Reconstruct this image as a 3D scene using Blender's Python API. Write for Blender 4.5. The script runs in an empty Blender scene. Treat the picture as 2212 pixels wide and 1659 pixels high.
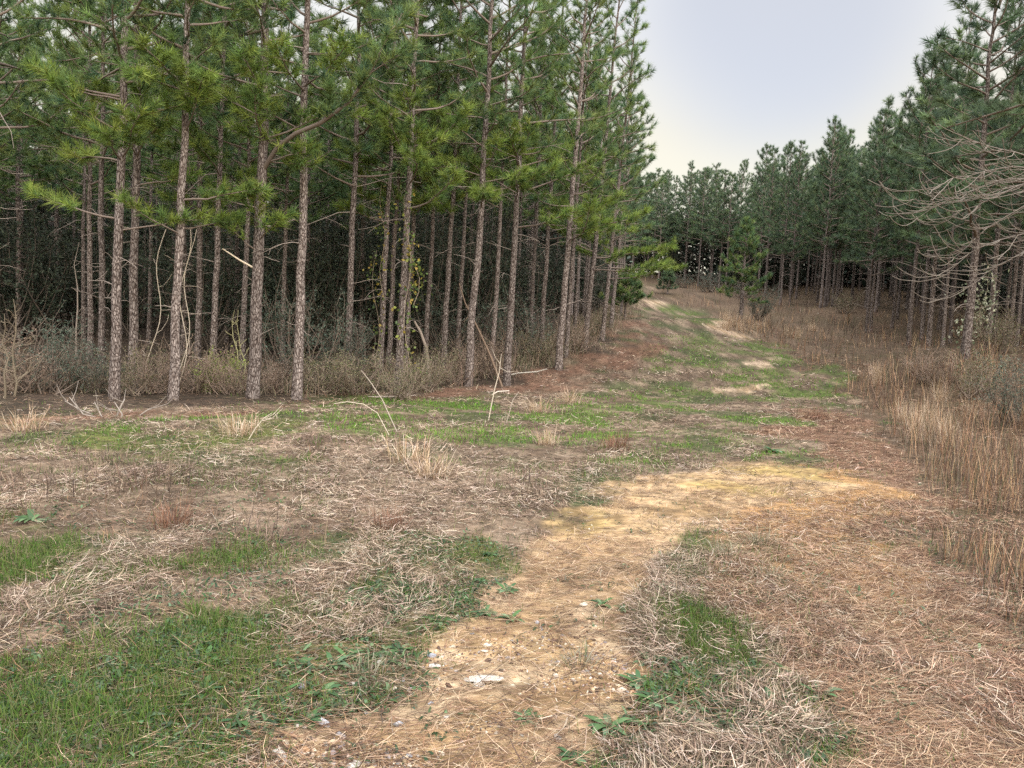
import bpy, math, random
import numpy as np
from mathutils import Vector, Matrix
rng = np.random.default_rng(7)
random.seed(7)
SC = bpy.context.scene
COL = SC.collection

# ------------------------------------------------------------------ camera
EYE = 1.6
PITCH, ROLL = math.radians(4.4), math.radians(2.6)
F2 = 27.0 / 36.0 * 2212.0            # focal length in units of a 2212 px wide frame
FW = np.array([0, math.cos(PITCH), -math.sin(PITCH)])
R0 = np.array([1.0, 0, 0]); U0 = np.array([0, math.sin(PITCH), math.cos(PITCH)])
RT = math.cos(ROLL) * R0 + math.sin(ROLL) * U0
UP = -math.sin(ROLL) * R0 + math.cos(ROLL) * U0
cam = bpy.data.cameras.new('camera')
cam.sensor_width = 36; cam.lens = 27; cam.clip_start = 0.05; cam.clip_end = 3000
camo = bpy.data.objects.new('camera', cam); COL.objects.link(camo)
m = Matrix(((RT[0], UP[0], -FW[0], 0), (RT[1], UP[1], -FW[1], 0), (RT[2], UP[2], -FW[2], EYE), (0, 0, 0, 1)))
camo.matrix_world = m
SC.camera = camo

# ------------------------------------------------------------------ sky and sun
SUN_EL, SUN_AZ = math.radians(40), math.radians(150)      # azimuth clockwise from +Y
wd = bpy.data.worlds.new('World'); SC.world = wd; wd.use_nodes = True
nt = wd.node_tree; nt.nodes.clear()
def N(t, **k):
    n = nt.nodes.new(t)
    for a, b in k.items(): setattr(n, a, b)
    return n
out = N('ShaderNodeOutputWorld')
sky = N('ShaderNodeTexSky', sky_type='NISHITA', sun_disc=False, sun_elevation=SUN_EL, sun_rotation=SUN_AZ)
bg1 = N('ShaderNodeBackground'); bg1.inputs['Strength'].default_value = 0.05
nt.links.new(sky.outputs[0], bg1.inputs['Color'])
tc = N('ShaderNodeTexCoord'); sep = N('ShaderNodeSeparateXYZ')
nt.links.new(tc.outputs['Generated'], sep.inputs[0])
ramp = N('ShaderNodeValToRGB')                         # overcast: dim at the horizon, bright overhead
cr = ramp.color_ramp
cr.elements[0].position = 0.0; cr.elements[0].color = (0.92, 0.80, 0.57, 1)
cr.elements[1].position = 1.0; cr.elements[1].color = (1.0, 1.0, 1.0, 1)
e = cr.elements.new(0.24); e.color = (0.92, 0.82, 0.60, 1)
e = cr.elements.new(0.45); e.color = (0.90, 0.90, 0.92, 1)
nt.links.new(sep.outputs['Z'], ramp.inputs[0])
# a thinner, bluer part of the cloud deck over the far end of the track
dot = N('ShaderNodeVectorMath', operation='DOT_PRODUCT')
bd = FW * F2 + RT * (1690 - 1106) - UP * (-10 - 829.5); bd /= np.linalg.norm(bd)
dot.inputs[1].default_value = tuple(bd)
nt.links.new(tc.outputs['Generated'], dot.inputs[0])
mr = N('ShaderNodeMapRange', interpolation_type='SMOOTHSTEP')
mr.inputs['From Min'].default_value = math.cos(math.radians(12.5)); mr.inputs['From Max'].default_value = math.cos(math.radians(2.5))
nz = N('ShaderNodeTexNoise'); nz.inputs['Scale'].default_value = 2.5; nz.inputs['Detail'].default_value = 3
nt.links.new(tc.outputs['Generated'], nz.inputs['Vector'])
na = N('ShaderNodeMath', operation='MULTIPLY_ADD'); na.inputs[1].default_value = 0.012; na.inputs[2].default_value = -0.006
nt.links.new(nz.outputs[0], na.inputs[0])
nb = N('ShaderNodeMath', operation='ADD'); nt.links.new(dot.outputs['Value'], nb.inputs[0]); nt.links.new(na.outputs[0], nb.inputs[1])
nt.links.new(nb.outputs[0], mr.inputs['Value'])
mx = N('ShaderNodeMix', data_type='RGBA')
nt.links.new(mr.outputs[0], mx.inputs[0]); nt.links.new(ramp.outputs[0], mx.inputs[6])
mx.inputs[7].default_value = (0.64, 0.635, 0.655, 1)
st = N('ShaderNodeMapRange'); st.inputs['From Min'].default_value = 0.40; st.inputs['From Max'].default_value = 0.95
st.inputs['To Min'].default_value = 0.93; st.inputs['To Max'].default_value = 3.6
nt.links.new(sep.outputs['Z'], st.inputs['Value'])
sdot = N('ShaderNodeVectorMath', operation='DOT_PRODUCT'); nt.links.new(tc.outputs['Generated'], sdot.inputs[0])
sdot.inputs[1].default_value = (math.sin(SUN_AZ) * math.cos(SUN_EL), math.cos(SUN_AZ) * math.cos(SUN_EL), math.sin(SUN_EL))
gl = N('ShaderNodeMapRange', interpolation_type='SMOOTHSTEP'); gl.inputs['From Min'].default_value = .1; gl.inputs['To Max'].default_value = 3.8  # broad sky glow around the sun, added to light the tree fronts
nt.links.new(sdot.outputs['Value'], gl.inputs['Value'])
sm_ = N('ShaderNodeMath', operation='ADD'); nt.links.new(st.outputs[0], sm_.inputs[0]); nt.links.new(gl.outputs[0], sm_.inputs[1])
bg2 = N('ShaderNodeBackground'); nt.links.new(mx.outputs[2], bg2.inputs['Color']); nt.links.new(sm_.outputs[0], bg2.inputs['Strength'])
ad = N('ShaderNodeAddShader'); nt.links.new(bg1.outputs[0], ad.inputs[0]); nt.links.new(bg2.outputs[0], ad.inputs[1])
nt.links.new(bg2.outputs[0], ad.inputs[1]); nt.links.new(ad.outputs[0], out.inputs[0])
sl = bpy.data.lights.new('sun', 'SUN'); sl.energy = 1.2; sl.angle = math.radians(14); sl.color = (1, 0.95, 0.88)
so = bpy.data.objects.new('sun', sl); COL.objects.link(so)
sd = Vector((math.sin(SUN_AZ) * math.cos(SUN_EL), math.cos(SUN_AZ) * math.cos(SUN_EL), math.sin(SUN_EL)))
so.rotation_euler = sd.to_track_quat('Z', 'Y').to_euler()
SC.view_settings.view_transform = 'Standard'; SC.view_settings.look = 'None'
SC.view_settings.exposure = 0.0; SC.view_settings.gamma = 1.0
SC.cycles.max_bounces = 6; SC.cycles.diffuse_bounces = 4; SC.cycles.transmission_bounces = 2
SC.cycles.use_denoising = False

# ------------------------------------------------------------------ numeric helpers
def lin(r, g, b):
    f = lambda c: (c / 255 / 12.92) if c / 255 <= 0.04045 else ((c / 255 + 0.055) / 1.055) ** 2.4
    return np.array([f(r), f(g), f(b)])
def hash2(i, j, s):
    h = (i * 374761393 + j * 668265263 + s * 2147483647 + 12345).astype(np.int64)
    h = (h ^ (h >> 13)) * 1274126177
    h = h ^ (h >> 16)
    return (h & 0xFFFFFF) / float(0xFFFFFF)
def vn(x, y, sc, s=0):
    x = np.asarray(x, float) / sc; y = np.asarray(y, float) / sc
    i = np.floor(x).astype(np.int64); j = np.floor(y).astype(np.int64)
    fx = x - i; fy = y - j
    fx = fx * fx * (3 - 2 * fx); fy = fy * fy * (3 - 2 * fy)
    a = hash2(i, j, s) * (1 - fx) + hash2(i + 1, j, s) * fx
    b = hash2(i, j + 1, s) * (1 - fx) + hash2(i + 1, j + 1, s) * fx
    return a * (1 - fy) + b * fy
def fbm(x, y, sc, s=0):
    return (vn(x, y, sc, s) + 0.5 * vn(x, y, sc / 2.1, s + 1) + 0.25 * vn(x, y, sc / 4.3, s + 2)) / 1.75
def sstep(a, b, x):
    t = np.clip((x - a) / (b - a), 0, 1); return t * t * (3 - 2 * t)
def ray(u, v):
    return FW * F2 + RT * (np.asarray(u, float)[..., None] - 1106) - UP * (np.asarray(v, float)[..., None] - 829.5)
def at(u, v, Y):
    d = ray(np.array(u), np.array(v)); return np.array([0, 0, EYE]) + d * (Y / d[..., 1:2])
def proj(P):
    q = P - np.array([0, 0, EYE]); w = q @ FW
    w_ = np.where(w < 0.3, 0.3, w)
    return 1106 + F2 * (q @ RT) / w_, 829.5 - F2 * (q @ UP) / w_, w

# ------------------------------------------------------------------ terrain heights
CP = [at(*c) for c in [
    (247, 864, 13.7), (373, 864, 13.9), (545, 860, 14.7), (641, 860, 15.1), (858, 849, 16.8), (1011, 833, 18.6), (1096, 829, 19.4),
    (1205, 800, 22), (1261, 749, 26), (1300, 733, 28), (1320, 708, 33), (1370, 645, 55), (1450, 622, 66), (1480, 603, 82),
    (1640, 745, 30), (1700, 800, 22.5), (1520, 690, 42), (1440, 660, 50), (1885, 857, 18.5), (1700, 882, 16.5), (1963, 752, 28),
    (2085, 768, 20), (2005, 747, 30), (1871, 720, 38), (1775, 663, 49), (1690, 660, 55), (2212, 1000, 10), (1553, 628, 72), (1651, 640, 62),
    (1600, 688, 38)]]
CP += [np.array(p, float) for p in
       [(x, y, 0) for x in (-14, -7, 0, 5) for y in (-8, 0, 5, 10)] +
       [(-30, 10, 0), (-30, 30, .6), (-10, 40, 1.8), (-30, 60, 3.2), (-6, 60, 4), (-20, 85, 6.5), (40, 15, 2), (40, 35, 3.2), (48, 60, 6),
        (45, 90, 9), (20, 115, 10.2), (-30, 120, 9), (-60, 60, 3), (70, 60, 6), (5, 95, 8.4), (-70, 0, 0), (70, 0, 1.5), (12, 0, .1), (14, 9, .5)]]
CP = np.array(CP)
def tk(r2): return np.where(r2 > 1e-9, 0.5 * r2 * np.log(np.maximum(r2, 1e-9)), 0)
n = len(CP); A = np.zeros((n + 3, n + 3)); d2 = ((CP[:, None, :2] - CP[None, :, :2]) ** 2).sum(-1)
A[:n, :n] = tk(d2) + np.eye(n) * 2.0
A[:n, n] = 1; A[:n, n + 1:] = CP[:, :2]; A[n, :n] = 1; A[n + 1:, :n] = CP[:, :2].T
W = np.linalg.solve(A, np.r_[CP[:, 2], 0, 0, 0])
gx = np.arange(-80, 81.0); gy = np.arange(-15, 151.0)
GX, GY = np.meshgrid(gx, gy); q = np.c_[GX.ravel(), GY.ravel()]
GZ = (tk(((q[:, None] - CP[None, :, :2]) ** 2).sum(-1)) @ W[:n] + W[n] + q @ W[n + 1:]).reshape(GX.shape)
def hz(x, y, micro=True):
    x = np.asarray(x, float); y = np.asarray(y, float)
    a = np.clip(x + 80, 0, 159.999); b = np.clip(y + 15, 0, 164.999)
    i = a.astype(int); j = b.astype(int); fx = a - i; fy = b - j
    z = (GZ[j, i] * (1 - fx) + GZ[j, i + 1] * fx) * (1 - fy) + (GZ[j + 1, i] * (1 - fx) + GZ[j + 1, i + 1] * fx) * fy
    if micro:
        z = z + 0.10 * (vn(x, y, 1.9, 11) - .5) + 0.045 * (vn(x, y, 0.55, 12) - .5)
    return z
def hit(u, v):
    d = ray(u, v); d = d / d[..., 1:2]
    ts = np.geomspace(1.6, 140, 170)
    res = np.full(len(d), np.nan); prev_t = np.full(len(d), 1.0); prev_g = None
    for t in ts:
        P = d * t; g = P[:, 2] + EYE - hz(P[:, 0], P[:, 1])
        if prev_g is not None:
            c = np.isnan(res) & (g <= 0)
            res[c] = prev_t[c] + (t - prev_t[c]) * prev_g[c] / (prev_g[c] - g[c] + 1e-9)
        prev_g = g; prev_t = np.full(len(d), t)
    ok = ~np.isnan(res); P = d[ok] * res[ok][:, None]
    P[:, 2] = hz(P[:, 0], P[:, 1])
    return P, ok
def warped(P_):
    x_, y_ = P_[:, 0], P_[:, 1]; a_ = np.clip(P_[:, 1] / 9, .45, 1.6)
    dx = (fbm(x_, y_, 1.6, 301) - .5) * 1.7 + (vn(x_, y_, .35, 305) - .5) * .45; dy = (fbm(x_, y_, 1.6, 311) - .5) * 2.6 + (vn(x_, y_, .35, 315) - .5) * .6
    Pw = P_.copy(); Pw[:, 0] += dx * a_; Pw[:, 1] += dy * a_; Pw[:, 2] = hz(Pw[:, 0], Pw[:, 1], False)
    return proj(Pw)
def gpt(u, v):
    P, ok = hit(np.array([u], float), np.array([v], float)); return P[0]

# ------------------------------------------------------------------ ground zones
Q = 4; WZ, HZ = 553, 415
UU, VV = np.meshgrid((np.arange(WZ) + .5) * Q, (np.arange(HZ) + .5) * Q)
def polymask(polys, blur=3):
    M = np.zeros((HZ, WZ), bool)
    for p in polys:
        ins = np.zeros((HZ, WZ), bool); k = len(p)
        for a in range(k):
            x1, y1 = p[a]; x2, y2 = p[(a + 1) % k]
            if y1 == y2: continue
            c = ((y1 > VV) != (y2 > VV)) & (UU < (x2 - x1) * (VV - y1) / (y2 - y1) + x1)
            ins ^= c
        M |= ins
    M = M.astype(float)
    for _ in range(blur):
        M = np.pad(M, 1, mode='edge')
        M = (M[:-2, 1:-1] + M[2:, 1:-1] + M[1:-1, :-2] + M[1:-1, 2:] + 2 * M[1:-1, 1:-1]) / 6
    return M
ZONE = {
 'lush': polymask([[(60, 930), (260, 908), (560, 893), (640, 882), (760, 868), (900, 870), (1010, 868), (1060, 885), (1200, 885), (1330, 900), (1420, 928), (1340, 940), (1240, 945), (1080, 938), (930, 908), (700, 903), (400, 925), (150, 942)],
   [(1330, 880), (1400, 855), (1430, 838), (1530, 822), (1600, 808), (1640, 790), (1590, 745), (1540, 702), (1620, 728), (1700, 735), (1760, 780), (1840, 825), (1895, 858), (1820, 850), (1760, 872), (1690, 846), (1600, 850), (1500, 858), (1440, 880)],
   [(1370, 643), (1450, 655), (1520, 680), (1545, 702), (1490, 692), (1400, 660)],
   [(1560, 858), (1700, 856), (1690, 870), (1580, 868)], [(1480, 905), (1600, 890), (1690, 905), (1680, 935), (1540, 930)]], 2),
 'patch': polymask([[(1380, 740), (1500, 725), (1600, 760), (1560, 800), (1440, 800)], [(1250, 985), (1400, 975), (1380, 1005), (1290, 1005)], [(560, 985), (660, 980), (650, 1005), (580, 1008)],
   [(260, 1180), (480, 1165), (500, 1200), (330, 1240), (250, 1220)], [(860, 1185), (1010, 1175), (1040, 1210), (900, 1225)], [(20, 1115), (110, 1110), (110, 1140), (30, 1145)],
   [(0, 1160), (160, 1150), (200, 1290), (60, 1310), (0, 1300)], [(1420, 1320), (1540, 1300), (1590, 1340), (1550, 1400), (1450, 1390)], [(360, 1340), (520, 1330), (560, 1400), (420, 1430)], [(190, 1480), (290, 1450), (280, 1580), (200, 1560)],
   [(1620, 960), (1710, 960), (1700, 990), (1640, 990)], [(520, 900), (1400, 940), (1660, 940), (1300, 960), (800, 950)], [(1180, 870), (1350, 850), (1340, 890), (1200, 900)]], 3),
 'weeds': polymask([[(0, 1659), (0, 1560), (300, 1400), (600, 1280), (850, 1185), (1050, 1150), (1140, 1250), (980, 1330), (830, 1420), (640, 1520), (450, 1630), (430, 1659)],
   [(1270, 1500), (1370, 1380), (1500, 1310), (1600, 1340), (1630, 1440), (1690, 1540), (1640, 1659), (1200, 1659)], [(180, 930), (700, 910), (620, 980), (250, 1000)]], 5),
 'sand': polymask([[(430, 1659), (650, 1520), (850, 1405), (1000, 1310), (1150, 1200), (1300, 1100), (1450, 1030), (1600, 990), (1740, 1000), (1840, 1060), (1700, 1130), (1500, 1200), (1420, 1290), (1300, 1440), (1220, 1560), (1160, 1659)]], 5),
 'sandr': polymask([[(1610, 1659), (1720, 1545), (1690, 1480), (1650, 1400), (1580, 1280), (1640, 1130), (1800, 1000), (1890, 1060), (1960, 1200), (2040, 1350), (2140, 1500), (2212, 1600), (2212, 1659)]], 5),
 'trackfar': polymask([[(1340, 640), (1370, 640), (1450, 655), (1425, 662), (1380, 650)], [(1510, 690), (1560, 698), (1640, 730), (1600, 728), (1560, 716)], [(1545, 690), (1600, 700), (1660, 728), (1625, 722)],
   [(1640, 775), (1720, 782), (1700, 800), (1640, 790)], [(1560, 835), (1650, 820), (1640, 845), (1570, 848)]], 1),
 'needle': polymask([[(0, 905), (500, 872), (950, 850), (1080, 820), (1150, 805), (1240, 790), (1330, 715), (1320, 640), (1390, 700), (1430, 760), (1350, 815), (1240, 850), (1060, 858), (850, 868), (640, 880), (560, 890), (240, 906), (0, 930)]], 3),
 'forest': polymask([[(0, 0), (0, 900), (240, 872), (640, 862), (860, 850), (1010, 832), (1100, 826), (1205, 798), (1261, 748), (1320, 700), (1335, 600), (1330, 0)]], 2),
 'redr': polymask([[(1690, 885), (1840, 890), (1900, 960), (1960, 1060), (2060, 1250), (2212, 1450), (2212, 1659), (2120, 1500), (1960, 1180), (1880, 1050), (1800, 985), (1700, 960)]], 6),
 'verge': polymask([[(1380, 600), (1400, 640), (1480, 660), (1600, 712), (1660, 728), (1760, 780), (1880, 855), (1900, 960), (1990, 1100), (2110, 1300), (2212, 1430), (2212, 500), (1500, 500)]], 3),
}
def zone(name, u, v):
    i = np.clip((u / Q).astype(int), 0, WZ - 1); j = np.clip((v / Q).astype(int), 0, HZ - 1)
    return ZONE[name][j, i]

# ------------------------------------------------------------------ mesh helpers
def mesh_np(name, V, tris=None, quads=None, col=None, mat=None, smooth=False, mat2=None):
    me = bpy.data.meshes.new(name)
    V = np.asarray(V, np.float32)
    nt_ = 0 if tris is None else len(tris); nq = 0 if quads is None else len(quads)
    me.vertices.add(len(V)); me.vertices.foreach_set('co', V.ravel())
    loops = np.concatenate([np.asarray(a, np.int32).ravel() for a in (tris, quads) if a is not None and len(a)])
    me.loops.add(len(loops)); me.loops.foreach_set('vertex_index', loops)
    starts = np.concatenate([np.arange(nt_) * 3, nt_ * 3 + np.arange(nq) * 4]).astype(np.int32)
    me.polygons.add(nt_ + nq); me.polygons.foreach_set('loop_start', starts)
    if col is not None:
        at_ = me.attributes.new('tint', 'FLOAT_COLOR', 'POINT')
        c = np.ones((len(V), 4), np.float32); c[:, :3] = col; at_.data.foreach_set('color', c.ravel())
    if mat: me.materials.append(mat)
    if mat2:
        me.materials.append(mat2); me.polygons.foreach_set('material_index', np.r_[np.zeros(nt_, np.int32), np.ones(nq, np.int32)])
    if smooth: me.polygons.foreach_set('use_smooth', np.ones(nt_ + nq, bool))
    me.update(); me.validate()
    return me
class MB:                                   # collects tubes and triangles into one mesh
    def __init__(s): s.V = []; s.T = []; s.Qd = []; s.C = []; s.n = 0
    def add(s, V, tris=None, quads=None, col=None):
        V = np.asarray(V, float)
        if tris is not None: s.T.append(np.asarray(tris) + s.n)
        if quads is not None: s.Qd.append(np.asarray(quads) + s.n)
        s.C.append(np.broadcast_to(np.array([1, 1, 1.]) if col is None else col, (len(V), 3))); s.V.append(V); s.n += len(V)
    def tube(s, P, R, k=5, col=None, rough=0.0):
        P = np.asarray(P, float); n_ = len(P); R = np.broadcast_to(R, (n_,))
        T = np.gradient(P, axis=0); T /= np.linalg.norm(T, axis=1)[:, None] + 1e-9
        ref = np.array([1., 0.1, 0]) if abs(T[:, 2]).mean() > 0.7 else np.array([0, 0, 1.])
        A_ = np.cross(T, ref); A_ /= np.linalg.norm(A_, axis=1)[:, None] + 1e-9; B_ = np.cross(T, A_)
        th = np.arange(k) / k * 2 * np.pi
        rr = R[:, None] * (1 + (rng.random((n_, k)) - .5) * 2 * rough)
        V = P[:, None] + rr[..., None] * (np.cos(th)[None, :, None] * A_[:, None] + np.sin(th)[None, :, None] * B_[:, None])
        i, j = np.meshgrid(np.arange(n_ - 1), np.arange(k), indexing='ij'); j2 = (j + 1) % k
        qd = np.stack([i * k + j, i * k + j2, (i + 1) * k + j2, (i + 1) * k + j], -1).reshape(-1, 4)
        s.add(V.reshape(-1, 3), quads=qd, col=col)
    def mesh(s, name, mat, smooth=False):
        return mesh_np(name, np.concatenate(s.V), np.concatenate(s.T) if s.T else None, np.concatenate(s.Qd) if s.Qd else None, np.concatenate(s.C), mat, smooth)
def link(name, me, parent=None, loc=None):
    o = bpy.data.objects.new(name, me); COL.objects.link(o)
    if parent is not None: o.parent = parent
    if loc is not None: o.location = loc
    return o
def tag(o, label=None, cat=None, group=None, kind=None):
    if label: o['label'] = label
    if cat: o['category'] = cat
    if group: o['group'] = group
    if kind: o['kind'] = kind
    return o

# ------------------------------------------------------------------ materials
def mat(name, rough=0.85, tint=True, color=(1, 1, 1), noise=None, trans=0.0, bump=None, island=0.0):
    m_ = bpy.data.materials.new(name); m_.use_nodes = True; t = m_.node_tree; b = t.nodes['Principled BSDF']
    b.inputs['Roughness'].default_value = rough; b.inputs['Specular IOR Level'].default_value = 0.15
    src = None
    if tint:
        a = t.nodes.new('ShaderNodeAttribute'); a.attribute_name = 'tint'; src = a.outputs['Color']
    if noise:
        sc_, lo, hi = noise
        g = t.nodes.new('ShaderNodeNewGeometry'); nz_ = t.nodes.new('ShaderNodeTexNoise'); nz_.inputs['Scale'].default_value = sc_; nz_.inputs['Detail'].default_value = 5
        t.links.new(g.outputs['Position'], nz_.inputs['Vector'])
        r = t.nodes.new('ShaderNodeMapRange'); r.inputs['From Min'].default_value = .3; r.inputs['From Max'].default_value = .7; r.inputs['To Min'].default_value = lo; r.inputs['To Max'].default_value = hi
        t.links.new(nz_.outputs[0], r.inputs['Value'])
        mm = t.nodes.new('ShaderNodeVectorMath'); mm.operation = 'SCALE'
        if src is None: mm.inputs[0].default_value = color
        else: t.links.new(src, mm.inputs[0])
        t.links.new(r.outputs[0], mm.inputs['Scale']); src = mm.outputs[0]
        if bump:
            bp = t.nodes.new('ShaderNodeBump'); bp.inputs['Strength'].default_value = bump; bp.inputs['Distance'].default_value = .02
            t.links.new(nz_.outputs[0], bp.inputs['Height']); t.links.new(bp.outputs[0], b.inputs['Normal'])
    if src is None: b.inputs['Base Color'].default_value = (*color, 1)
    else: t.links.new(src, b.inputs['Base Color'])
    if trans:
        tr = t.nodes.new('ShaderNodeBsdfTranslucent'); ms = t.nodes.new('ShaderNodeMixShader'); ms.inputs[0].default_value = trans
        if src is not None: t.links.new(src, tr.inputs['Color'])
        t.links.new(b.outputs[0], ms.inputs[1]); t.links.new(tr.outputs[0], ms.inputs[2]); t.links.new(ms.outputs[0], t.nodes['Material Output'].inputs[0])
    return m_
M_NEEDLE = mat('pine_needles', 0.55, trans=0.35)
M_LEAF = mat('leaf', 0.55, trans=0.2)
M_GRASS = mat('grass_blades', 0.7, trans=0.3)
M_DRY = mat('dry_grass', 0.8, trans=0.2)
M_TWIG = mat('twig', 0.9)
M_STRAW = mat('pine_straw', 0.8)
M_GROUND = mat('soil', 0.95, noise=(9, .62, 1.35), bump=.8)
M_STONE = mat('stone', 0.75, noise=(30, .75, 1.2), bump=.5)
def bark():
    m_ = bpy.data.materials.new('pine_bark'); m_.use_nodes = True; t = m_.node_tree; b = t.nodes['Principled BSDF']
    b.inputs['Roughness'].default_value = .95; b.inputs['Specular IOR Level'].default_value = .1
    tc_ = t.nodes.new('ShaderNodeTexCoord'); mp = t.nodes.new('ShaderNodeMapping'); mp.inputs['Scale'].default_value = (1, 1, .34)
    oi = t.nodes.new('ShaderNodeObjectInfo')
    t.links.new(tc_.outputs['Object'], mp.inputs[0])
    wob = t.nodes.new('ShaderNodeTexNoise'); wob.inputs['Scale'].default_value = 9
    t.links.new(mp.outputs[0], wob.inputs['Vector'])
    av = t.nodes.new('ShaderNodeVectorMath'); av.operation = 'MULTIPLY_ADD'; av.inputs[1].default_value = (.11, .11, .11)
    t.links.new(wob.outputs['Color'], av.inputs[0]); t.links.new(mp.outputs[0], av.inputs[2])
    vo = t.nodes.new('ShaderNodeTexVoronoi'); vo.feature = 'DISTANCE_TO_EDGE'; vo.inputs['Scale'].default_value = 31
    t.links.new(av.outputs[0], vo.inputs['Vector'])
    vc = t.nodes.new('ShaderNodeTexVoronoi'); vc.inputs['Scale'].default_value = 31; t.links.new(av.outputs[0], vc.inputs['Vector'])
    fn = t.nodes.new('ShaderNodeTexNoise'); fn.inputs['Scale'].default_value = 45; fn.inputs['Detail'].default_value = 4; t.links.new(mp.outputs[0], fn.inputs['Vector'])
    rp = t.nodes.new('ShaderNodeValToRGB'); c = rp.color_ramp
    c.elements[0].position = .015; c.elements[0].color = (.030, .021, .018, 1); c.elements[1].position = .26; c.elements[1].color = (.255, .215, .195, 1)
    e_ = c.elements.new(.09); e_.color = (.13, .10, .088, 1)
    t.links.new(vo.outputs['Distance'], rp.inputs[0])
    hs = t.nodes.new('ShaderNodeMapRange'); hs.inputs['To Min'].default_value = .72; hs.inputs['To Max'].default_value = 1.22
    t.links.new(vc.outputs['Color'], hs.inputs['Value'])
    f2 = t.nodes.new('ShaderNodeMapRange'); f2.inputs['From Min'].default_value = .3; f2.inputs['From Max'].default_value = .7; f2.inputs['To Min'].default_value = .7; f2.inputs['To Max'].default_value = 1.25
    t.links.new(fn.outputs[0], f2.inputs['Value'])
    mu = t.nodes.new('ShaderNodeMath'); mu.operation = 'MULTIPLY'; t.links.new(hs.outputs[0], mu.inputs[0]); t.links.new(f2.outputs[0], mu.inputs[1])
    rv = t.nodes.new('ShaderNodeMapRange'); rv.inputs['To Min'].default_value = .8; rv.inputs['To Max'].default_value = 1.15; t.links.new(oi.outputs['Random'], rv.inputs['Value'])
    mu2 = t.nodes.new('ShaderNodeMath'); mu2.operation = 'MULTIPLY'; t.links.new(mu.outputs[0], mu2.inputs[0]); t.links.new(rv.outputs[0], mu2.inputs[1])
    sc_ = t.nodes.new('ShaderNodeVectorMath'); sc_.operation = 'SCALE'; t.links.new(rp.outputs[0], sc_.inputs[0]); t.links.new(mu2.outputs[0], sc_.inputs['Scale'])
    t.links.new(sc_.outputs[0], b.inputs['Base Color'])
    bp = t.nodes.new('ShaderNodeBump'); bp.inputs['Strength'].default_value = 1; bp.inputs['Distance'].default_value = .03
    t.links.new(rp.outputs[0], bp.inputs['Height']); t.links.new(bp.outputs[0], b.inputs['Normal'])
    return m_
M_BARK = bark()

# ------------------------------------------------------------------ ground sheet
def axis(lo, hi, fine_lo, fine_hi, step, n_out):
    a = np.arange(fine_lo, fine_hi, step)
    l = fine_lo - np.geomspace(step, fine_lo - lo, n_out)[::-1] if fine_lo > lo else []
    r = a[-1] + np.geomspace(step, hi - a[-1], n_out)
    return np.concatenate([l, a, r])
ax = axis(-600, 600, -9, 9, .085, 90); ay = axis(-300, 900, 2, 15, .085, 130)
X, Y = np.meshgrid(ax, ay); P = np.c_[X.ravel(), Y.ravel(), hz(X.ravel(), Y.ravel())]
_, _, w = proj(P); u, v, _ = warped(P); v = np.where(w < .8, 1700, v)
x, y = P[:, 0], P[:, 1]
def mixc(c, c2, k): return c + (np.asarray(c2) - c) * np.clip(k, 0, 1)[:, None]
n1 = fbm(x, y, 1.3, 31); n2 = fbm(x, y, .35, 41); n3 = vn(x, y, .12, 51)
c = np.tile(np.array([.11, .075, .05]), (len(P), 1))
c = mixc(c, [.22, .16, .11], sstep(.4, .7, n2)); c = mixc(c, [.05, .065, .022], sstep(.52, .66, fbm(x, y, .9, 33)) * .8)
c = mixc(c, [.10, .11, .03], zone('weeds', u, v) * sstep(.3, .65, n1))
c = mixc(c, [.07, .10, .02], np.maximum(zone('lush', u, v), zone('patch', u, v) * .7) * sstep(.38, .6, fbm(x, y, .7, 99)) * .8)
sand = np.maximum(zone('sand', u, v), zone('trackfar', u, v)) * sstep(.18, .42, n1 * .6 + n2 * .4)
far_ = sstep(9, 20, y)[:, None]
c = c + ((np.array([.44, .295, .155]) * (1 - far_) + np.array([.42, .31, .22]) * far_) - c) * sand[:, None]
c = mixc(c, [.50, .37, .235], sand * sstep(.42, .60, n2) * (.35 + .65 * sstep(1150, 1350, v))); c = mixc(c, [.30, .22, .06], sand * sstep(.58, .72, n1) * .6 * (1 - far_[:, 0]))
c = mixc(c, [.20, .125, .06], sand * sstep(.50, .62, fbm(x, y, .16, 57)) * .7)
sr = zone('sandr', u, v) * sstep(.25, .5, n1); c = mixc(c, [.40, .225, .09], sr * .9)
c = mixc(c, [.17, .09, .058], zone('needle', u, v) * sstep(.25, .55, n1) * .85); c = mixc(c, [.17, .09, .055], zone('redr', u, v) * .8)
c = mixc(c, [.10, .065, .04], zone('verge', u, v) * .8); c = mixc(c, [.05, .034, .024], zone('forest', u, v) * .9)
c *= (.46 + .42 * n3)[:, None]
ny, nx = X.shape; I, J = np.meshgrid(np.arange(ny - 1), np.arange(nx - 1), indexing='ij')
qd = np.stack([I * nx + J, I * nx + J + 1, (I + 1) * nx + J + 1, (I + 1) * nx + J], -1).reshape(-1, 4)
tag(link('ground', mesh_np('ground', P, quads=qd, col=c, mat=M_GROUND, smooth=True)), kind='structure')

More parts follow.
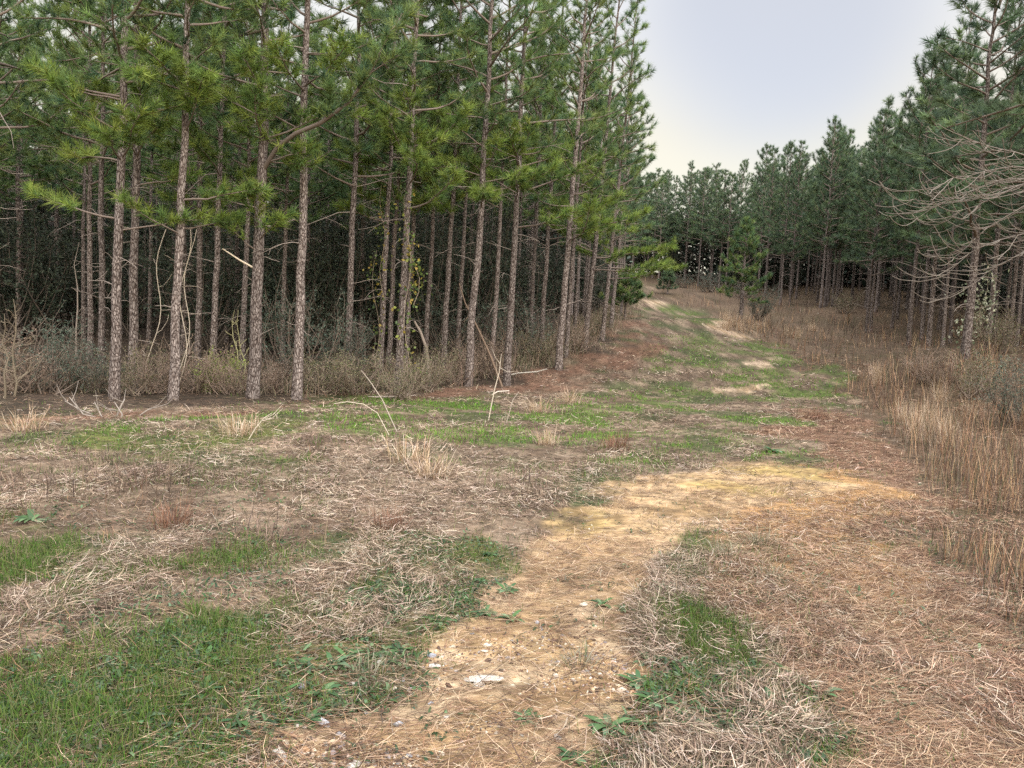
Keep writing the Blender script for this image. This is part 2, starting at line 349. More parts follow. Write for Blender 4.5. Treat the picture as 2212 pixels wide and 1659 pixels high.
# ------------------------------------------------------------------ scattered ground cover
def scatter(nn, lo=640, hi=1900, du=420, pw=1.0):
    v_ = lo + (hi - lo) * rng.random(nn) ** pw; u_ = -du + (2212 + 2 * du) * rng.random(nn)
    P_, ok = hit(u_, v_)
    # loosen the rows that a pixel grid leaves at grazing angles
    d_ = P_[:, 1]; P_[:, 1] += (rng.random(len(P_)) - .5) * d_ * .05; P_[:, 0] += (rng.random(len(P_)) - .5) * d_ * .02
    P_[:, 2] = hz(P_[:, 0], P_[:, 1])
    ww = P_[:, 1].copy(); uu, vv, _ = warped(P_); vv = np.where(ww < 1.2, 1700, vv); return P_, uu, vv, ww
def blades(P_, az, el, L, Wd, bend, col, roll=None, seg=2, vary_tip=1.1):
    n_ = len(P_); pts = [P_]; e_ = el.copy(); p = P_
    for k in range(seg):
        a_ = az + (rng.random(n_) - .5) * .5
        d_ = np.c_[np.cos(a_) * np.cos(e_), np.sin(a_) * np.cos(e_), np.sin(e_)]
        p = p + d_ * (L / seg)[:, None]; pts.append(p); e_ = e_ - bend
    s_ = np.c_[-np.sin(az), np.cos(az), np.zeros(n_)]
    if roll is not None:
        upv = np.c_[-np.cos(az) * np.sin(el), -np.sin(az) * np.sin(el), np.cos(el)]
        s_ = s_ * np.cos(roll)[:, None] + upv * np.sin(roll)[:, None]
    V = []
    for k in range(seg):
        w_ = (Wd * (1 - .35 * k / seg) / 2)[:, None]; V += [pts[k] - s_ * w_, pts[k] + s_ * w_]
    V.append(pts[seg]); V = np.stack(V, 1); nv = 2 * seg + 1
    b_ = np.arange(n_)[:, None] * nv
    qd_ = np.concatenate([b_ + np.array([[2 * k, 2 * k + 1, 2 * k + 3, 2 * k + 2]]) for k in range(seg - 1)]) if seg > 1 else None
    tr_ = b_ + np.array([[2 * seg - 2, 2 * seg - 1, 2 * seg]])
    cc = np.repeat(col[:, None], nv, 1); cc[:, -1] *= vary_tip
    return V.reshape(-1, 3), tr_, qd_, np.clip(cc.reshape(-1, 3), 0, .9)
def pal(cols, n_, jit=.18):
    cols = np.array(cols); k = rng.integers(0, len(cols), n_)
    return cols[k] * (1 + (rng.random((n_, 1)) - .5) * 2 * jit) * (1 + (rng.random((n_, 3)) - .5) * .12)
def wid(d, base, k=.00055, mx_=.02): return np.clip(np.maximum(base, d * k), 0, mx_)
def stuff(name, V, t, qd_, c_, mt): return tag(link(name, mesh_np(name, V, t, qd_, c_, mt)), kind='stuff')

# dead grass lying in swirls and clumps
P, u, v, d = scatter(700000, pw=.82)
cl = fbm(P[:, 0], P[:, 1], .8, 61); sm = vn(P[:, 0], P[:, 1], .22, 66)
sw = sstep(.44, .60, cl)
keep = .34 + .62 * sw + .6 * (sm - .5)
keep *= 1 - .66 * zone('lush', u, v) * sstep(.34, .52, fbm(P[:, 0], P[:, 1], .7, 99)); keep *= 1 - .40 * zone('weeds', u, v); keep *= 1 - zone('sand', u, v) * (.97 - .45 * sstep(1350, 1050, v)); keep *= 1 - .45 * zone('patch', u, v)
keep *= 1 - .5 * zone('trackfar', u, v); keep *= 1 - .35 * zone('needle', u, v); keep *= 1 - .96 * zone('forest', u, v); keep *= 1 - .42 * zone('sandr', u, v); keep *= 1 - .35 * zone('verge', u, v)
s = rng.random(len(P)) < keep; P, u, v, d, cl, sw = P[s], u[s], v[s], d[s], cl[s], sw[s]
n = len(P); az = vn(P[:, 0], P[:, 1], .45, 71) * 15 + rng.normal(0, .8, n)
el = rng.normal(.05, .20, n) + .55 * (rng.random(n) < .07); L = rng.uniform(.035, .125, n) * (1 + .4 * sw) * (.85 + .3 * sstep(5, 12, d))
P[:, 2] += rng.random(n) ** 1.6 * (.012 + .06 * sw)
red = np.clip(zone('redr', u, v) + zone('sandr', u, v) * .6 + zone('verge', u, v) + .3 * zone('needle', u, v), 0, 1)
ca = pal([(.40, .315, .24), (.30, .22, .165), (.52, .43, .35), (.21, .145, .105), (.06, .042, .032), (.11, .075, .055), (.34, .25, .18), (.075, .062, .038)], n, .25)
cb = pal([(.27, .155, .105), (.15, .083, .057), (.42, .29, .20), (.065, .040, .030), (.31, .20, .135), (.10, .056, .04)], n, .25)
k = (rng.random(n) < red * .85)[:, None]; cg = np.where(k, cb, ca)
tone = (.55 + .55 * fbm(P[:, 0], P[:, 1], 1.5, 81)) * (.72 + .42 * sw); cg *= tone[:, None]
stuff('dead_grass', *blades(P, az, el, L, wid(d, .0027), rng.normal(.12, .30, n), cg, roll=rng.uniform(-1.2, 1.2, n), seg=3), M_DRY)

# fresh green grass
P, u, v, d = scatter(760000, pw=1.0)
g2 = fbm(P[:, 0], P[:, 1], .55, 91); g3 = fbm(P[:, 0], P[:, 1], 1.4, 95)
keep = zone('lush', u, v) * (.12 + 1.0 * sstep(.34, .55, g3)) * (.05 + 1.1 * sstep(.38, .56, fbm(P[:, 0], P[:, 1], .7, 99))) + zone('patch', u, v) * sstep(.36, .58, g2) * .8 + zone('weeds', u, v) * sstep(.44, .62, fbm(P[:, 0], P[:, 1], .28, 93)) * .24
keep += (.02 + .30 * sstep(.50, .64, fbm(P[:, 0], P[:, 1], .8, 97))) * (1 - zone('redr', u, v)) * (1 - .9 * zone('verge', u, v)) * (1 - .8 * zone('sandr', u, v)) * (1 - zone('needle', u, v))
keep *= 1 - .95 * zone('forest', u, v); keep *= 1 - .93 * zone('sand', u, v); keep *= 1 - .75 * zone('trackfar', u, v)
s = rng.random(len(P)) < keep; P, u, v, d, g2 = P[s], u[s], v[s], d[s], g2[s]; n = len(P)
near = np.maximum(sstep(12, 6, d), .75 * (1 - np.clip(zone('lush', u, v) + zone('patch', u, v), 0, 1)))
ca = pal([(.075, .19, .014), (.10, .235, .018), (.055, .145, .014), (.14, .24, .03), (.16, .16, .06)], n, .25); cb = pal([(.034, .075, .012), (.06, .105, .016), (.022, .05, .012), (.085, .115, .024), (.07, .085, .03), (.12, .10, .055)], n, .25)
cg = ca + (cb - ca) * (near * .85)[:, None]
L = rng.uniform(.03, .10, n) * (.7 + .6 * g2)
stuff('green_grass', *blades(P, rng.random(n) * 6.283, rng.uniform(.4, 1.45, n), L, wid(d, .0036, .0006), rng.uniform(0, .7, n), cg, seg=2), M_GRASS)

# standing dry bunch grass of the right verge
P, u, v, d = scatter(170000, lo=560, hi=1650, pw=1.6, du=500)
cl = fbm(P[:, 0], P[:, 1], 1.1, 101)
keep = zone('verge', u, v) * (.12 + 1.0 * sstep(.42, .6, cl)) * (.35 + .65 * sstep(1500, 1000, v)) + .10 * zone('redr', u, v) + .012 * (1 - zone('forest', u, v)) * (1 - zone('sand', u, v))
s = rng.random(len(P)) < keep; P, u, v, d, cl = P[s], u[s], v[s], d[s], cl[s]; n = len(P)
cg = pal([(.23, .13, .075), (.13, .075, .05), (.33, .22, .13), (.075, .046, .034), (.06, .042, .034), (.14, .105, .08), (.055, .058, .03)], n, .25) * (.75 + .5 * sstep(.45, .62, cl))[:, None]
ver = zone('verge', u, v); L = rng.uniform(.22, .72, n) * (.3 + .7 * ver) * (.6 + .55 * sstep(.45, .65, cl)) * (.3 + .7 * sstep(1330, 960, v))
stuff('tall_dry_grass', *blades(P, rng.random(n) * 6.283, rng.uniform(1.1, 1.55, n), L, wid(d, .0042, .0005), rng.uniform(0, .22, n), cg, seg=3), M_DRY)

# fallen pine needles on the track and under the trees
P, u, v, d = scatter(400000, pw=1.0)
keep = .10 + .42 * zone('sand', u, v) * sstep(.40, .62, fbm(P[:, 0], P[:, 1], .7, 111)) * (.10 + 2.2 * sstep(1400, 1080, v)) + .95 * zone('sandr', u, v) + .65 * zone('needle', u, v) + .9 * zone('redr', u, v) + .35 * zone('forest', u, v)
keep *= 1 - .8 * zone('lush', u, v)
s = rng.random(len(P)) < keep; P, u, v, d = P[s], u[s], v[s], d[s]; n = len(P)
P[:, 2] += rng.random(n) * .025 + .004
az = rng.normal(0.15, .75, n) + 3.14159 * (rng.random(n) < .5)
ca = pal([(.21, .12, .07), (.11, .06, .036), (.34, .23, .145), (.06, .038, .026), (.44, .33, .23), (.16, .09, .055)], n, .25); cb = pal([(.19, .088, .052), (.12, .055, .035), (.26, .135, .08), (.08, .048, .034)], n, .25)
cg = np.where((rng.random(n) < zone('needle', u, v))[:, None], cb, ca)
stuff('pine_straw_litter', *blades(P, az, rng.normal(.02, .10, n), rng.uniform(.09, .21, n), wid(d, .0021, .0005), rng.normal(0, .12, n), cg, seg=2), M_STRAW)

# low broad leaved ground cover
P, u, v, d = scatter(90000, pw=.85)
g2 = fbm(P[:, 0], P[:, 1], .5, 121)
keep = zone('weeds', u, v) * (.10 + .6 * sstep(.45, .62, g2)) + .12 * sstep(.50, .62, g2) + .12 * zone('verge', u, v)
keep *= 1 - .85 * zone('sand', u, v); keep *= 1 - .8 * zone('forest', u, v)
s = rng.random(len(P)) < keep; P, u, v, d = P[s], u[s], v[s], d[s]
P = np.repeat(P, 4, 0); d = np.repeat(d, 4); n = len(P); P[:, :2] += rng.normal(0, .03, (n, 2)); P[:, 2] = hz(P[:, 0], P[:, 1]) + rng.random(n) * .025
cg = pal([(.03, .06, .022), (.05, .088, .034), (.022, .044, .02), (.085, .125, .065), (.04, .06, .036), (.09, .075, .05)], n, .25)
stuff('leafy_ground_cover', *blades(P, rng.random(n) * 6.283, rng.uniform(.05, .8, n), rng.uniform(.022, .06, n), rng.uniform(.008, .017, n), rng.uniform(.2, .9, n), cg, seg=3), M_LEAF)

# gravel on the near track
def blob(seed, sub=1, flat=.6):
    r_ = np.random.default_rng(seed); t_ = (1 + 5 ** .5) / 2
    V = np.array([(-1, t_, 0), (1, t_, 0), (-1, -t_, 0), (1, -t_, 0), (0, -1, t_), (0, 1, t_), (0, -1, -t_), (0, 1, -t_), (t_, 0, -1), (t_, 0, 1), (-t_, 0, -1), (-t_, 0, 1)], float)
    F_ = [(0, 11, 5), (0, 5, 1), (0, 1, 7), (0, 7, 10), (0, 10, 11), (1, 5, 9), (5, 11, 4), (11, 10, 2), (10, 7, 6), (7, 1, 8), (3, 9, 4), (3, 4, 2), (3, 2, 6), (3, 6, 8), (3, 8, 9), (4, 9, 5), (2, 4, 11), (6, 2, 10), (8, 6, 7), (9, 8, 1)]
    V = [p / np.linalg.norm(p) for p in V]
    for _ in range(sub):
        mid = {}; F2_ = []
        def md(a, b):
            k_ = (min(a, b), max(a, b))
            if k_ not in mid: p = V[a] + V[b]; V.append(p / np.linalg.norm(p)); mid[k_] = len(V) - 1
            return mid[k_]
        for a, b, c_ in F_:
            ab, bc, ca_ = md(a, b), md(b, c_), md(c_, a); F2_ += [(a, ab, ca_), (b, bc, ab), (c_, ca_, bc), (ab, bc, ca_)]
        F_ = F2_
    V = np.array(V)
    for _ in range(7):                                # chip flat facets
        nrm = r_.normal(size=3); nrm /= np.linalg.norm(nrm); lim = r_.uniform(.55, .85); dd = V @ nrm
        V = V - np.maximum(dd - lim, 0)[:, None] * nrm
    V *= np.array([1, r_.uniform(.6, .9), flat * r_.uniform(.7, 1.1)])
    return V, np.array(F_)
P, u, v, d = scatter(200000, lo=1100, hi=1900, du=100)
keep = zone('sand', u, v) * (.05 + .9 * sstep(1250, 1560, v)) * sstep(.3, .6, fbm(P[:, 0], P[:, 1], .8, 131)) * (u < 1300)
s = rng.random(len(P)) < keep; P = P[s]; n = len(P)
bv, bf = blob(3, 0, .7); sz = rng.gamma(2.0, .0028, n) + .003; ang = rng.random(n) * 6.283
V = bv[None] * sz[:, None, None]; ca_, sa_ = np.cos(ang)[:, None], np.sin(ang)[:, None]
V = np.stack([V[..., 0] * ca_ - V[..., 1] * sa_, V[..., 0] * sa_ + V[..., 1] * ca_, V[..., 2]], -1) + P[:, None]
cg = pal([(.40, .29, .18), (.26, .16, .08), (.14, .08, .05), (.46, .39, .30), (.07, .048, .036), (.09, .055, .038), (.24, .21, .20)], n, .25)  # dark browns: dark pebbles, with extra ones standing in for shadow between stones
stuff('gravel', V.reshape(-1, 3), (bf[None] + (np.arange(n) * len(bv))[:, None, None]).reshape(-1, 3), None, np.repeat(cg, len(bv), 0), M_STONE)

# ------------------------------------------------------------------ pines
def unit(a): return a / (np.linalg.norm(a, axis=-1, keepdims=True) + 1e-9)
NEEDLE = {'left': [(.105, .165, .060), (.085, .140, .060), (.140, .195, .060), (.065, .115, .060), (.16, .20, .06)],
          'bright': [(.165, .225, .045), (.125, .185, .045), (.20, .25, .055), (.09, .145, .045)],  # low boughs: light falling on them is put into this yellower needle colour
          'right': [(.100, .150, .078), (.085, .127, .072), (.130, .175, .082), (.068, .105, .070)]}
def needles(tips, dirs, cols, per, ln, wd):
    T_ = len(tips); n_ = T_ * per
    d_ = np.repeat(unit(dirs), per, 0); p = np.repeat(tips, per, 0); c_ = np.repeat(cols, per, 0)
    r_ = unit(rng.normal(size=(n_, 3))); perp = unit(r_ - (r_ * d_).sum(1, keepdims=True) * d_)
    th = np.radians(rng.uniform(12, 72, n_))[:, None]
    nd = d_ * np.cos(th) + perp * np.sin(th); l_ = (ln * rng.uniform(.7, 1.15, n_))[:, None]
    b_ = p - d_ * (rng.random(n_) * .14)[:, None]
    s_ = unit(np.cross(nd, rng.normal(size=(n_, 3)))) * wd / 2
    tip = b_ + nd * l_; tip[:, 2] -= .02 * l_[:, 0]
    V = np.stack([b_ - s_, b_ + s_, tip], 1).reshape(-1, 3)
    cc = np.repeat(c_ * (1 + (rng.random((n_, 1)) - .5) * .5), 3, 0)
    return V, np.arange(n_ * 3).reshape(-1, 3), np.clip(cc, 0, .6)
BK = np.array([.16, .125, .105]); DEADC = np.array([.23, .19, .165])
def limb(mb, p0, az, e0, L, r0, curve, col, npt=7, wig=.12):
    pts = [np.array(p0, float)]; a_, e_ = az, e0
    for k_ in range(npt - 1):
        pts.append(pts[-1] + L / (npt - 1) * np.array([math.cos(a_) * math.cos(e_), math.sin(a_) * math.cos(e_), math.sin(e_)]))
        a_ += random.gauss(0, wig); e_ += curve / (npt - 1) + random.gauss(0, wig * .8)
    pts = np.array(pts); mb.tube(pts, np.linspace(r0, max(.004, r0 * .25), npt), 5, col)
    return pts
def foliage_on(mb, pts, L, tips, dirs, t0=.3, dens=1.0, tw=.004):
    npt = len(pts); nb_ = max(3, int(L * 6.5 * dens))
    for b in range(nb_):
        t_ = t0 + (1 - t0) * ((b + random.random()) / nb_); f_ = t_ * (npt - 1.001); i_ = int(f_); p = pts[i_] + (pts[i_ + 1] - pts[i_]) * (f_ - i_)
        dl = unit(pts[min(i_ + 1, npt - 1)] - pts[max(i_ - 1, 0)]); side = unit(np.cross(dl, [0, 0, 1.])) * (1 if b % 2 else -1)
        dr = unit(dl * random.uniform(.4, 1) + side * random.uniform(.3, 1) + np.array([0, 0, random.uniform(-.1, .55)]))
        bl = random.uniform(.18, .5) * (1.15 - .5 * t_) * min(1, L / 1.4 + .3)
        q_ = p + dr * bl * .6; d2_ = unit(dr + np.array([0, 0, random.uniform(.1, .6)])); q2 = q_ + d2_ * bl * .4
        mb.tube([p, q_, q2], [tw * 1.3, tw, tw * .7], 3, BK * .8)
        tips.append(q2); dirs.append(d2_)
        if bl > .22: tips.append(q_); dirs.append(unit(dr + d2_ * .3))
        if random.random() < .35: tips.append(q_ + unit(dr + side * .8) * .12); dirs.append(unit(dr + side * .8 + np.array([0, 0, .3])))
    tips.append(pts[-1]); dirs.append(unit(pts[-1] - pts[-2] + np.array([0, 0, .1])))
def pine(H, hb, r, seed, palette='left', limbs=42, reach=2.1, dead=12, low=(), per=34, nlen=.19, nw=.0075, sides=12, lean=(0, 0), extra=None, dens=1.0, shape=.75, hole=None, parts=False):
    """trunk, branchwork and needle crown of one pine standing at the origin"""
    global rng
    rng = np.random.default_rng(seed); random.seed(seed)
    tr, br = MB(), MB(); nr = 26; deads = []
    zs = np.linspace(-.25, H, nr); t_ = np.clip(zs / H, 0, 1)
    wx = np.cumsum(rng.normal(0, .012, nr)) * H / 12; wy = np.cumsum(rng.normal(0, .012, nr)) * H / 12
    axis_ = np.c_[wx - wx[0] + lean[0] * zs, wy - wy[0] + lean[1] * zs, zs]
    rad = r * (1 - .86 * t_ ** 1.15) + r * .28 * np.exp(-np.maximum(zs, 0) / .28)
    rad = np.maximum(rad, .012)
    k_ = sides; tr.tube(axis_, rad, k_, None, .045)
    def onaxis(z): return np.array([np.interp(z, zs, axis_[:, 0]), np.interp(z, zs, axis_[:, 1]), z])
    tips, dirs = [], []
    az = random.random() * 6.28
    for i_ in range(limbs):
        f_ = (i_ + random.random() * .8) / limbs; z = hb + (H - hb - .15) * f_ ** .92
        az += 2.4 + random.gauss(0, .35)
        L = reach * (1 - f_ ** 1.6 * .86) * random.uniform(.6, 1.12) * (shape + (1 - shape) * min(1, f_ * 4))
        if hole and hole(f_, az % 6.283): continue
        e0 = random.uniform(-.15, .35) + f_ * .75
        pts = limb(br, onaxis(z), az, e0, L, .010 + .011 * L, random.uniform(-.1, .7), BK)
        foliage_on(br, pts, L, tips, dirs, .28, dens)
    n_hi = len(tips)
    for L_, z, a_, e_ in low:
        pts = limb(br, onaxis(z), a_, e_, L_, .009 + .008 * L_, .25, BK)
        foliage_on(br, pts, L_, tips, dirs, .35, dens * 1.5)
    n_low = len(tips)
    for i_ in range(4):                                     # leader
        tips.append(onaxis(H - .1 * i_)); dirs.append(np.array([random.gauss(0, .15), random.gauss(0, .15), 1.]))
    for i_ in range(dead):
        z = random.uniform(.9, hb + .8); L = random.uniform(.15, 1.5) * (.4 + .6 * z / hb)
        db = MB() if parts else br
        pts = limb(db, onaxis(z), random.random() * 6.28, random.uniform(-.3, .5), L, .005 + .006 * L, random.uniform(-.8, .3), DEADC, 5, .22)
        if L > .6:
            for q_ in (2, 3): limb(db, pts[q_], random.random() * 6.28, random.uniform(-.4, .5), L * .4, .004, -.3, DEADC, 4, .25)
        if parts: deads.append(db.mesh('dead_branch', M_TWIG))
    if extra: extra(tr, br, onaxis, tips, dirs, deads)
    tips = np.array(tips); dirs = np.array(dirs)
    cols = pal(NEEDLE[palette], len(tips), .4)
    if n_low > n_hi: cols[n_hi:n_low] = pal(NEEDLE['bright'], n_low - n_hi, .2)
    V, T_, C_ = needles(tips, dirs, cols, per, nlen, nw)
    bv_ = np.concatenate(br.V); bq_ = np.concatenate(br.Qd) + len(V); bc_ = np.concatenate(br.C)
    crown = mesh_np('crown', np.r_[V, bv_], T_, bq_, np.r_[C_, bc_], M_NEEDLE, mat2=M_TWIG)
    return (tr.mesh('trunk', M_BARK, True), crown, *deads)
def stand(meshes, loc, rz, label, group, s=1.0, sxy=None, cat='pine tree', name='pine_tree'):
    o = bpy.data.objects.new(name, None); COL.objects.link(o); o.empty_display_size = .3
    o.location = loc; o.rotation_euler = (0, 0, rz); o.scale = (sxy or s, sxy or s, s)
    tag(o, label, cat, group)
    for nm, me in zip(['trunk', 'crown'] + ['dead_branch'] * 40, meshes): link(nm, me, o)
    return o
placed = []
def spot(u_, v_, Y_):
    p = at(u_, v_, Y_); return np.array([p[0], p[1], float(hz(p[0], p[1], False))])
GL = 'pines along the left edge of the clearing'; GR = 'pines along the right side of the track'

# every big trunk of the left wood's edge: (u, v, distance, radius, height, crown base, lean x, low live limbs, label)
LB = lambda *a: a
EDGE = [
 (247, 864, 13.7, .088, 12.5, 5.2, .01, [(1.7, 3.2, 3.3, .1), (1.4, 3.0, .2, .2), (1.5, 4.2, 3.0, .2)], 'grey pine trunk with a bright green bough to its left, first big trunk'),
 (287, 858, 15.2, .090, 12.8, 5.4, .0, [(1.2, 4.0, -.2, .2)], 'scaly grey pine close beside the first big trunk on the left'),
 (373, 864, 13.9, .085, 12.0, 5.6, .022, [(1.5, 3.6, -.1, .1), (1.2, 3.0, 4.4, .2), (1.1, 3.1, .8, .1)], 'pine with flared foot behind pale hanging twigs, third big trunk'),
 (427, 815, 19.5, .080, 12.5, 5.0, .01, [(1.0, 4, 4.5, .2)], 'dim slender pine set back behind bright yellowish shrub'),
 (459, 825, 17.5, .075, 11.8, 5.4, .012, [(1.3, 4.6, -1.4, .2)], 'slim pine left of the thickest trunk, pale scales on its bark'),
 (545, 860, 14.7, .118, 13.0, 5.6, .003, [(.9, 3.3, -1.4, .3), (1.1, 3.0, -1.0, .3), (1.0, 3.6, 3.6, .2), (.9, 2.8, -2.2, .4), (1.2, 5.3, 3.3, .3)], 'thickest pine trunk with a long crooked limb reaching right'),
 (641, 860, 15.1, .096, 13.2, 6.0, .006, [(1.3, 5.4, .2, .3), (1.3, 5.8, 3.1, .3)], 'straight grey pine right of the thickest trunk, clear of brush'),
 (822, 815, 20.0, .078, 12.2, 5.2, .012, [], 'left pine of a close pair wrapped in yellow leaved vine'),
 (838, 806, 21.5, .072, 12.0, 5.2, .012, [], 'right pine of a close pair beside the pale scaly trunk'),
 (858, 849, 16.8, .085, 12.6, 5.8, .02, [(1.8, 4.0, -.6, .1), (1.6, 5.3, -.2, .25), (1.1, 5.8, 3.0, .3)], 'pale scaly pine rising from brush beside yellow leaved vine'),
 (875, 800, 21.5, .070, 12.0, 5.4, .015, [], 'thin dark pine directly behind the pale scaly trunk'),
 (918, 800, 22.0, .072, 12.2, 5.5, .012, [], 'slim pine with a broken leaning snag at its foot'),
 (956, 803, 21.0, .082, 12.6, 5.6, .016, [(1.3, 5.0, 3.2, .2)], 'pale brown pine left of the dark gap in the brush'),
 (1011, 833, 18.6, .095, 13.2, 5.6, .020, [(1.9, 4.6, -.1, .25), (1.4, 5.0, 3.0, .3)], 'straight dark pine left of the leaning dead pole'),
 (1061, 822, 21.0, .070, 12.4, 5.2, .01, [], 'thinner pine between the leaning pole and dark barked trunk'),
 (1096, 829, 19.4, .092, 13.4, 5.2, .018, [(2.0, 3.9, -.5, .1), (2.2, 4.8, .0, .2), (1.6, 5.4, .3, .3)], 'dark barked pine standing at the corner of red needle ground'),
 (1166, 792, 25.0, .082, 13.2, 4.4, .015, [(1.6, 3.6, -.4, .1)], 'pine with a curved bare branch low on its left'),
 (1205, 800, 22.0, .100, 13.6, 4.6, .030, [(2.2, 4.0, -.3, .1), (2.0, 3.7, -1.2, .05)], 'stout pine leaning right in front of a thin partner'),
 (1221, 790, 24.0, .070, 13.0, 4.6, .025, [(1.8, 3.8, -.2, .1)], 'thin partner pine right of the stout leaning trunk'),
 (1261, 749, 26.0, .095, 13.2, 3.8, .055, [(2.6, 3.0, -.1, .05), (2.4, 2.6, -.6, 0)], 'dark pine leaning toward the track with long low boughs'),
 (1300, 733, 28.0, .085, 12.0, 3.6, .05, [(2.7, 2.6, .0, .0), (2.4, 2.2, -.5, .05)], 'leaning pine whose green boughs overhang the track'),
 (1320, 712, 33.0, .085, 11.0, 3.2, .03, [(2.8, 2.4, -.1, .05)], 'last thin pine of the left edge before track bends away'),
]
def crooked(tr, br, onaxis, tips, dirs, deads):               # the long crooked limb and the pale broken stub of the thickest pine
    zA = 4.3
    base = onaxis(zA); pts = np.array([base, base + [.35, -.2, .42], base + [.75, -.45, .62], base + [1.25, -.6, .80], base + [1.75, -.7, 1.15], base + [2.15, -.85, 1.62], base + [2.5, -1., 2.3]])
    br.tube(pts, [.052, .046, .042, .036, .028, .020, .011], 7, BK * .75)
    foliage_on(br, pts, 2.6, tips, dirs, .45, 1.6)
    for k_ in (3, 4, 5, 5, 6):
        q_ = limb(br, pts[k_], random.uniform(-.6, 2.2), random.uniform(.3, 1.1), random.uniform(.6, 1.0), .012, .3, BK * .8); foliage_on(br, q_, 1.0, tips, dirs, .2, 1.7)
    b2 = onaxis(2.45); s_ = MB(); s_.tube([b2, b2 + [-.3, -.1, .16], b2 + [-.62, -.15, .36]], [.022, .018, .012], 5, np.array([.5, .42, .32])); deads.append(s_.mesh('dead_branch', M_TWIG))
def XL(i, hb):                                              # more live boughs on the open side, facing the clearing
    r_ = random.Random(900 + i); return [(r_.uniform(.9, 1.7), r_.uniform(hb - 1.4, hb + .6), r_.uniform(-2.9, -.2), r_.uniform(-.1, .4)) for _ in range(5 if i < 16 else 3)]
for i_, (u_, v_, Y_, r_, H_, hb_, ln_, low, lb) in enumerate(EDGE):
    p = spot(u_, v_, Y_); placed.append(p)
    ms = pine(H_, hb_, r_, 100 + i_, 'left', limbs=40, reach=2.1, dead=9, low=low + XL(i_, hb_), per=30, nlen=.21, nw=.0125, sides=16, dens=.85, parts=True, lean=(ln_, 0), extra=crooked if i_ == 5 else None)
    o = stand(ms, p, 0, lb, GL)
# inner and far trees from a few shared trees
LEFTV = [pine(10.0 + 1.4 * random.random(), 4.0 + .25 * k, .082, 200 + k, 'left', limbs=42, reach=2.15, dead=14, per=26, nlen=.22, nw=.016, sides=9, dens=.85) for k in range(6)]
RIGHTV = [pine(11.2, 2.9 + .25 * k, .085, 220 + k, 'right', limbs=54, reach=2.5, dead=8, per=24, nlen=.23, nw=.018, sides=9, shape=1, dens=.85) for k in range(5)]
rng = np.random.default_rng(77); random.seed(77)
def far_enough(p, dmin): return all((p[0] - q_[0]) ** 2 + (p[1] - q_[1]) ** 2 > dmin * dmin for q_ in placed)
# edge of the left wood in the plan
LE = np.array([(-40, 13.2), (-9, 13.6), (-4.5, 14.8), (-2, 17.5), (0, 20.5), (1.6, 23.5), (2.8, 28), (4.3, 34), (6.5, 44), (9, 58), (10, 66)])
def left_edge_y(x_): return np.interp(x_, LE[:, 0], LE[:, 1], right=999)
RE = np.array([(17, 8), (12.6, 20), (15.3, 28), (17.5, 36), (19.5, 46), (20.5, 56), (20, 64), (18, 72), (12, 80), (3, 90)])
cand = []
for gy_ in np.arange(14, 62, 2.5):
    for gx_ in np.arange(-34, 10, 2.3):
        x_, y_ = gx_ + random.gauss(0, .35), gy_ + random.gauss(0, .4)
        if y_ > left_edge_y(x_) + .9: cand.append((x_, y_))
cand.sort(key=lambda c_: math.hypot(*c_))
nl = 0; overflow = []
for x_, y_ in cand:
    p = np.array([x_, y_, float(hz(x_, y_, False))])
    uu, vv, ww = proj(p[None]);
    if uu[0] < -350: continue
    if not far_enough(p, 1.25): continue
    placed.append(p)
    if nl >= 138: overflow.append(p); continue
    nl += 1
    edge_ = y_ > 34 and y_ < left_edge_y(x_) + 4
    stand(RIGHTV[nl % 5] if edge_ else LEFTV[nl % 6], p, random.random() * 6.28,
          'pine of the left edge farther up the track' if edge_ else 'slim pine trunk standing deep in the dark left wood',
          'edge pines farther up the track' if edge_ else 'pines inside the left wood', random.uniform(.9, 1.08), random.uniform(.8, 1.1))
RT_ = [
 (2085, 768, 20, 1.25, 'dark thick pine at the right edge of the verge, needles low over it'),
 (2131, 765, 23.5, .95, 'pine wrapped in pale leaved vine behind the dark thick right pine'),
 (2005, 747, 30, 1.05, 'pale straight pine left of the dark thick right pine'),
 (1963, 752, 28.5, .95, 'dark pine standing out in tall reddish grass'),
 (1991, 730, 34, .9, 'pine half hidden behind the pale straight right pine'),
 (2035, 757, 26.5, .65, 'thin young pine in front of the dark right wood'),
 (2053, 727, 32, .75, 'thin grey pine close behind the thin young one'),
 (2168, 725, 31, .8, 'slim pine at far right beyond vine clad trunk'),
 (2195, 745, 26, .7, 'slender pine almost cut by the right frame'),
 (1926, 722, 40, .95, 'single dark pine in the broomsedge halfway along the right wood'),
 (1871, 722, 38, .85, 'left trunk of a close pair in tall reddish grass'),
 (1880, 720, 38.6, .9, 'right trunk of a close pair in tall reddish grass'),
 (1772, 663, 49, 1.0, 'left trunk of the twin pines behind the evergreen bush'),
 (1781, 662, 49.8, 1.0, 'right trunk of the twin pines behind the evergreen bush'),
 (1798, 660, 51, .9, 'pine just right of the twin pines up the slope'),
 (1705, 668, 54, .8, 'thin pine left of the twin pines, dark wood behind'),
 (1685, 665, 55, .9, 'pale crooked pine right of the evergreen bush'),
 (1651, 640, 62, .9, 'pine behind the dense young conifer'),
 (1553, 628, 72, 1.2, 'tall pine just left of the dense young conifer'),
 (1480, 606, 82, 1.6, 'tall bare stemmed pine where the track disappears'),
]
for i_, (u_, v_, Y_, th, lb) in enumerate(RT_):
    p = spot(u_, v_, Y_); placed.append(p); stand(RIGHTV[i_ % 5], p, random.random() * 6.28, lb, GR, random.uniform(.95, 1.05), th)
cand = []
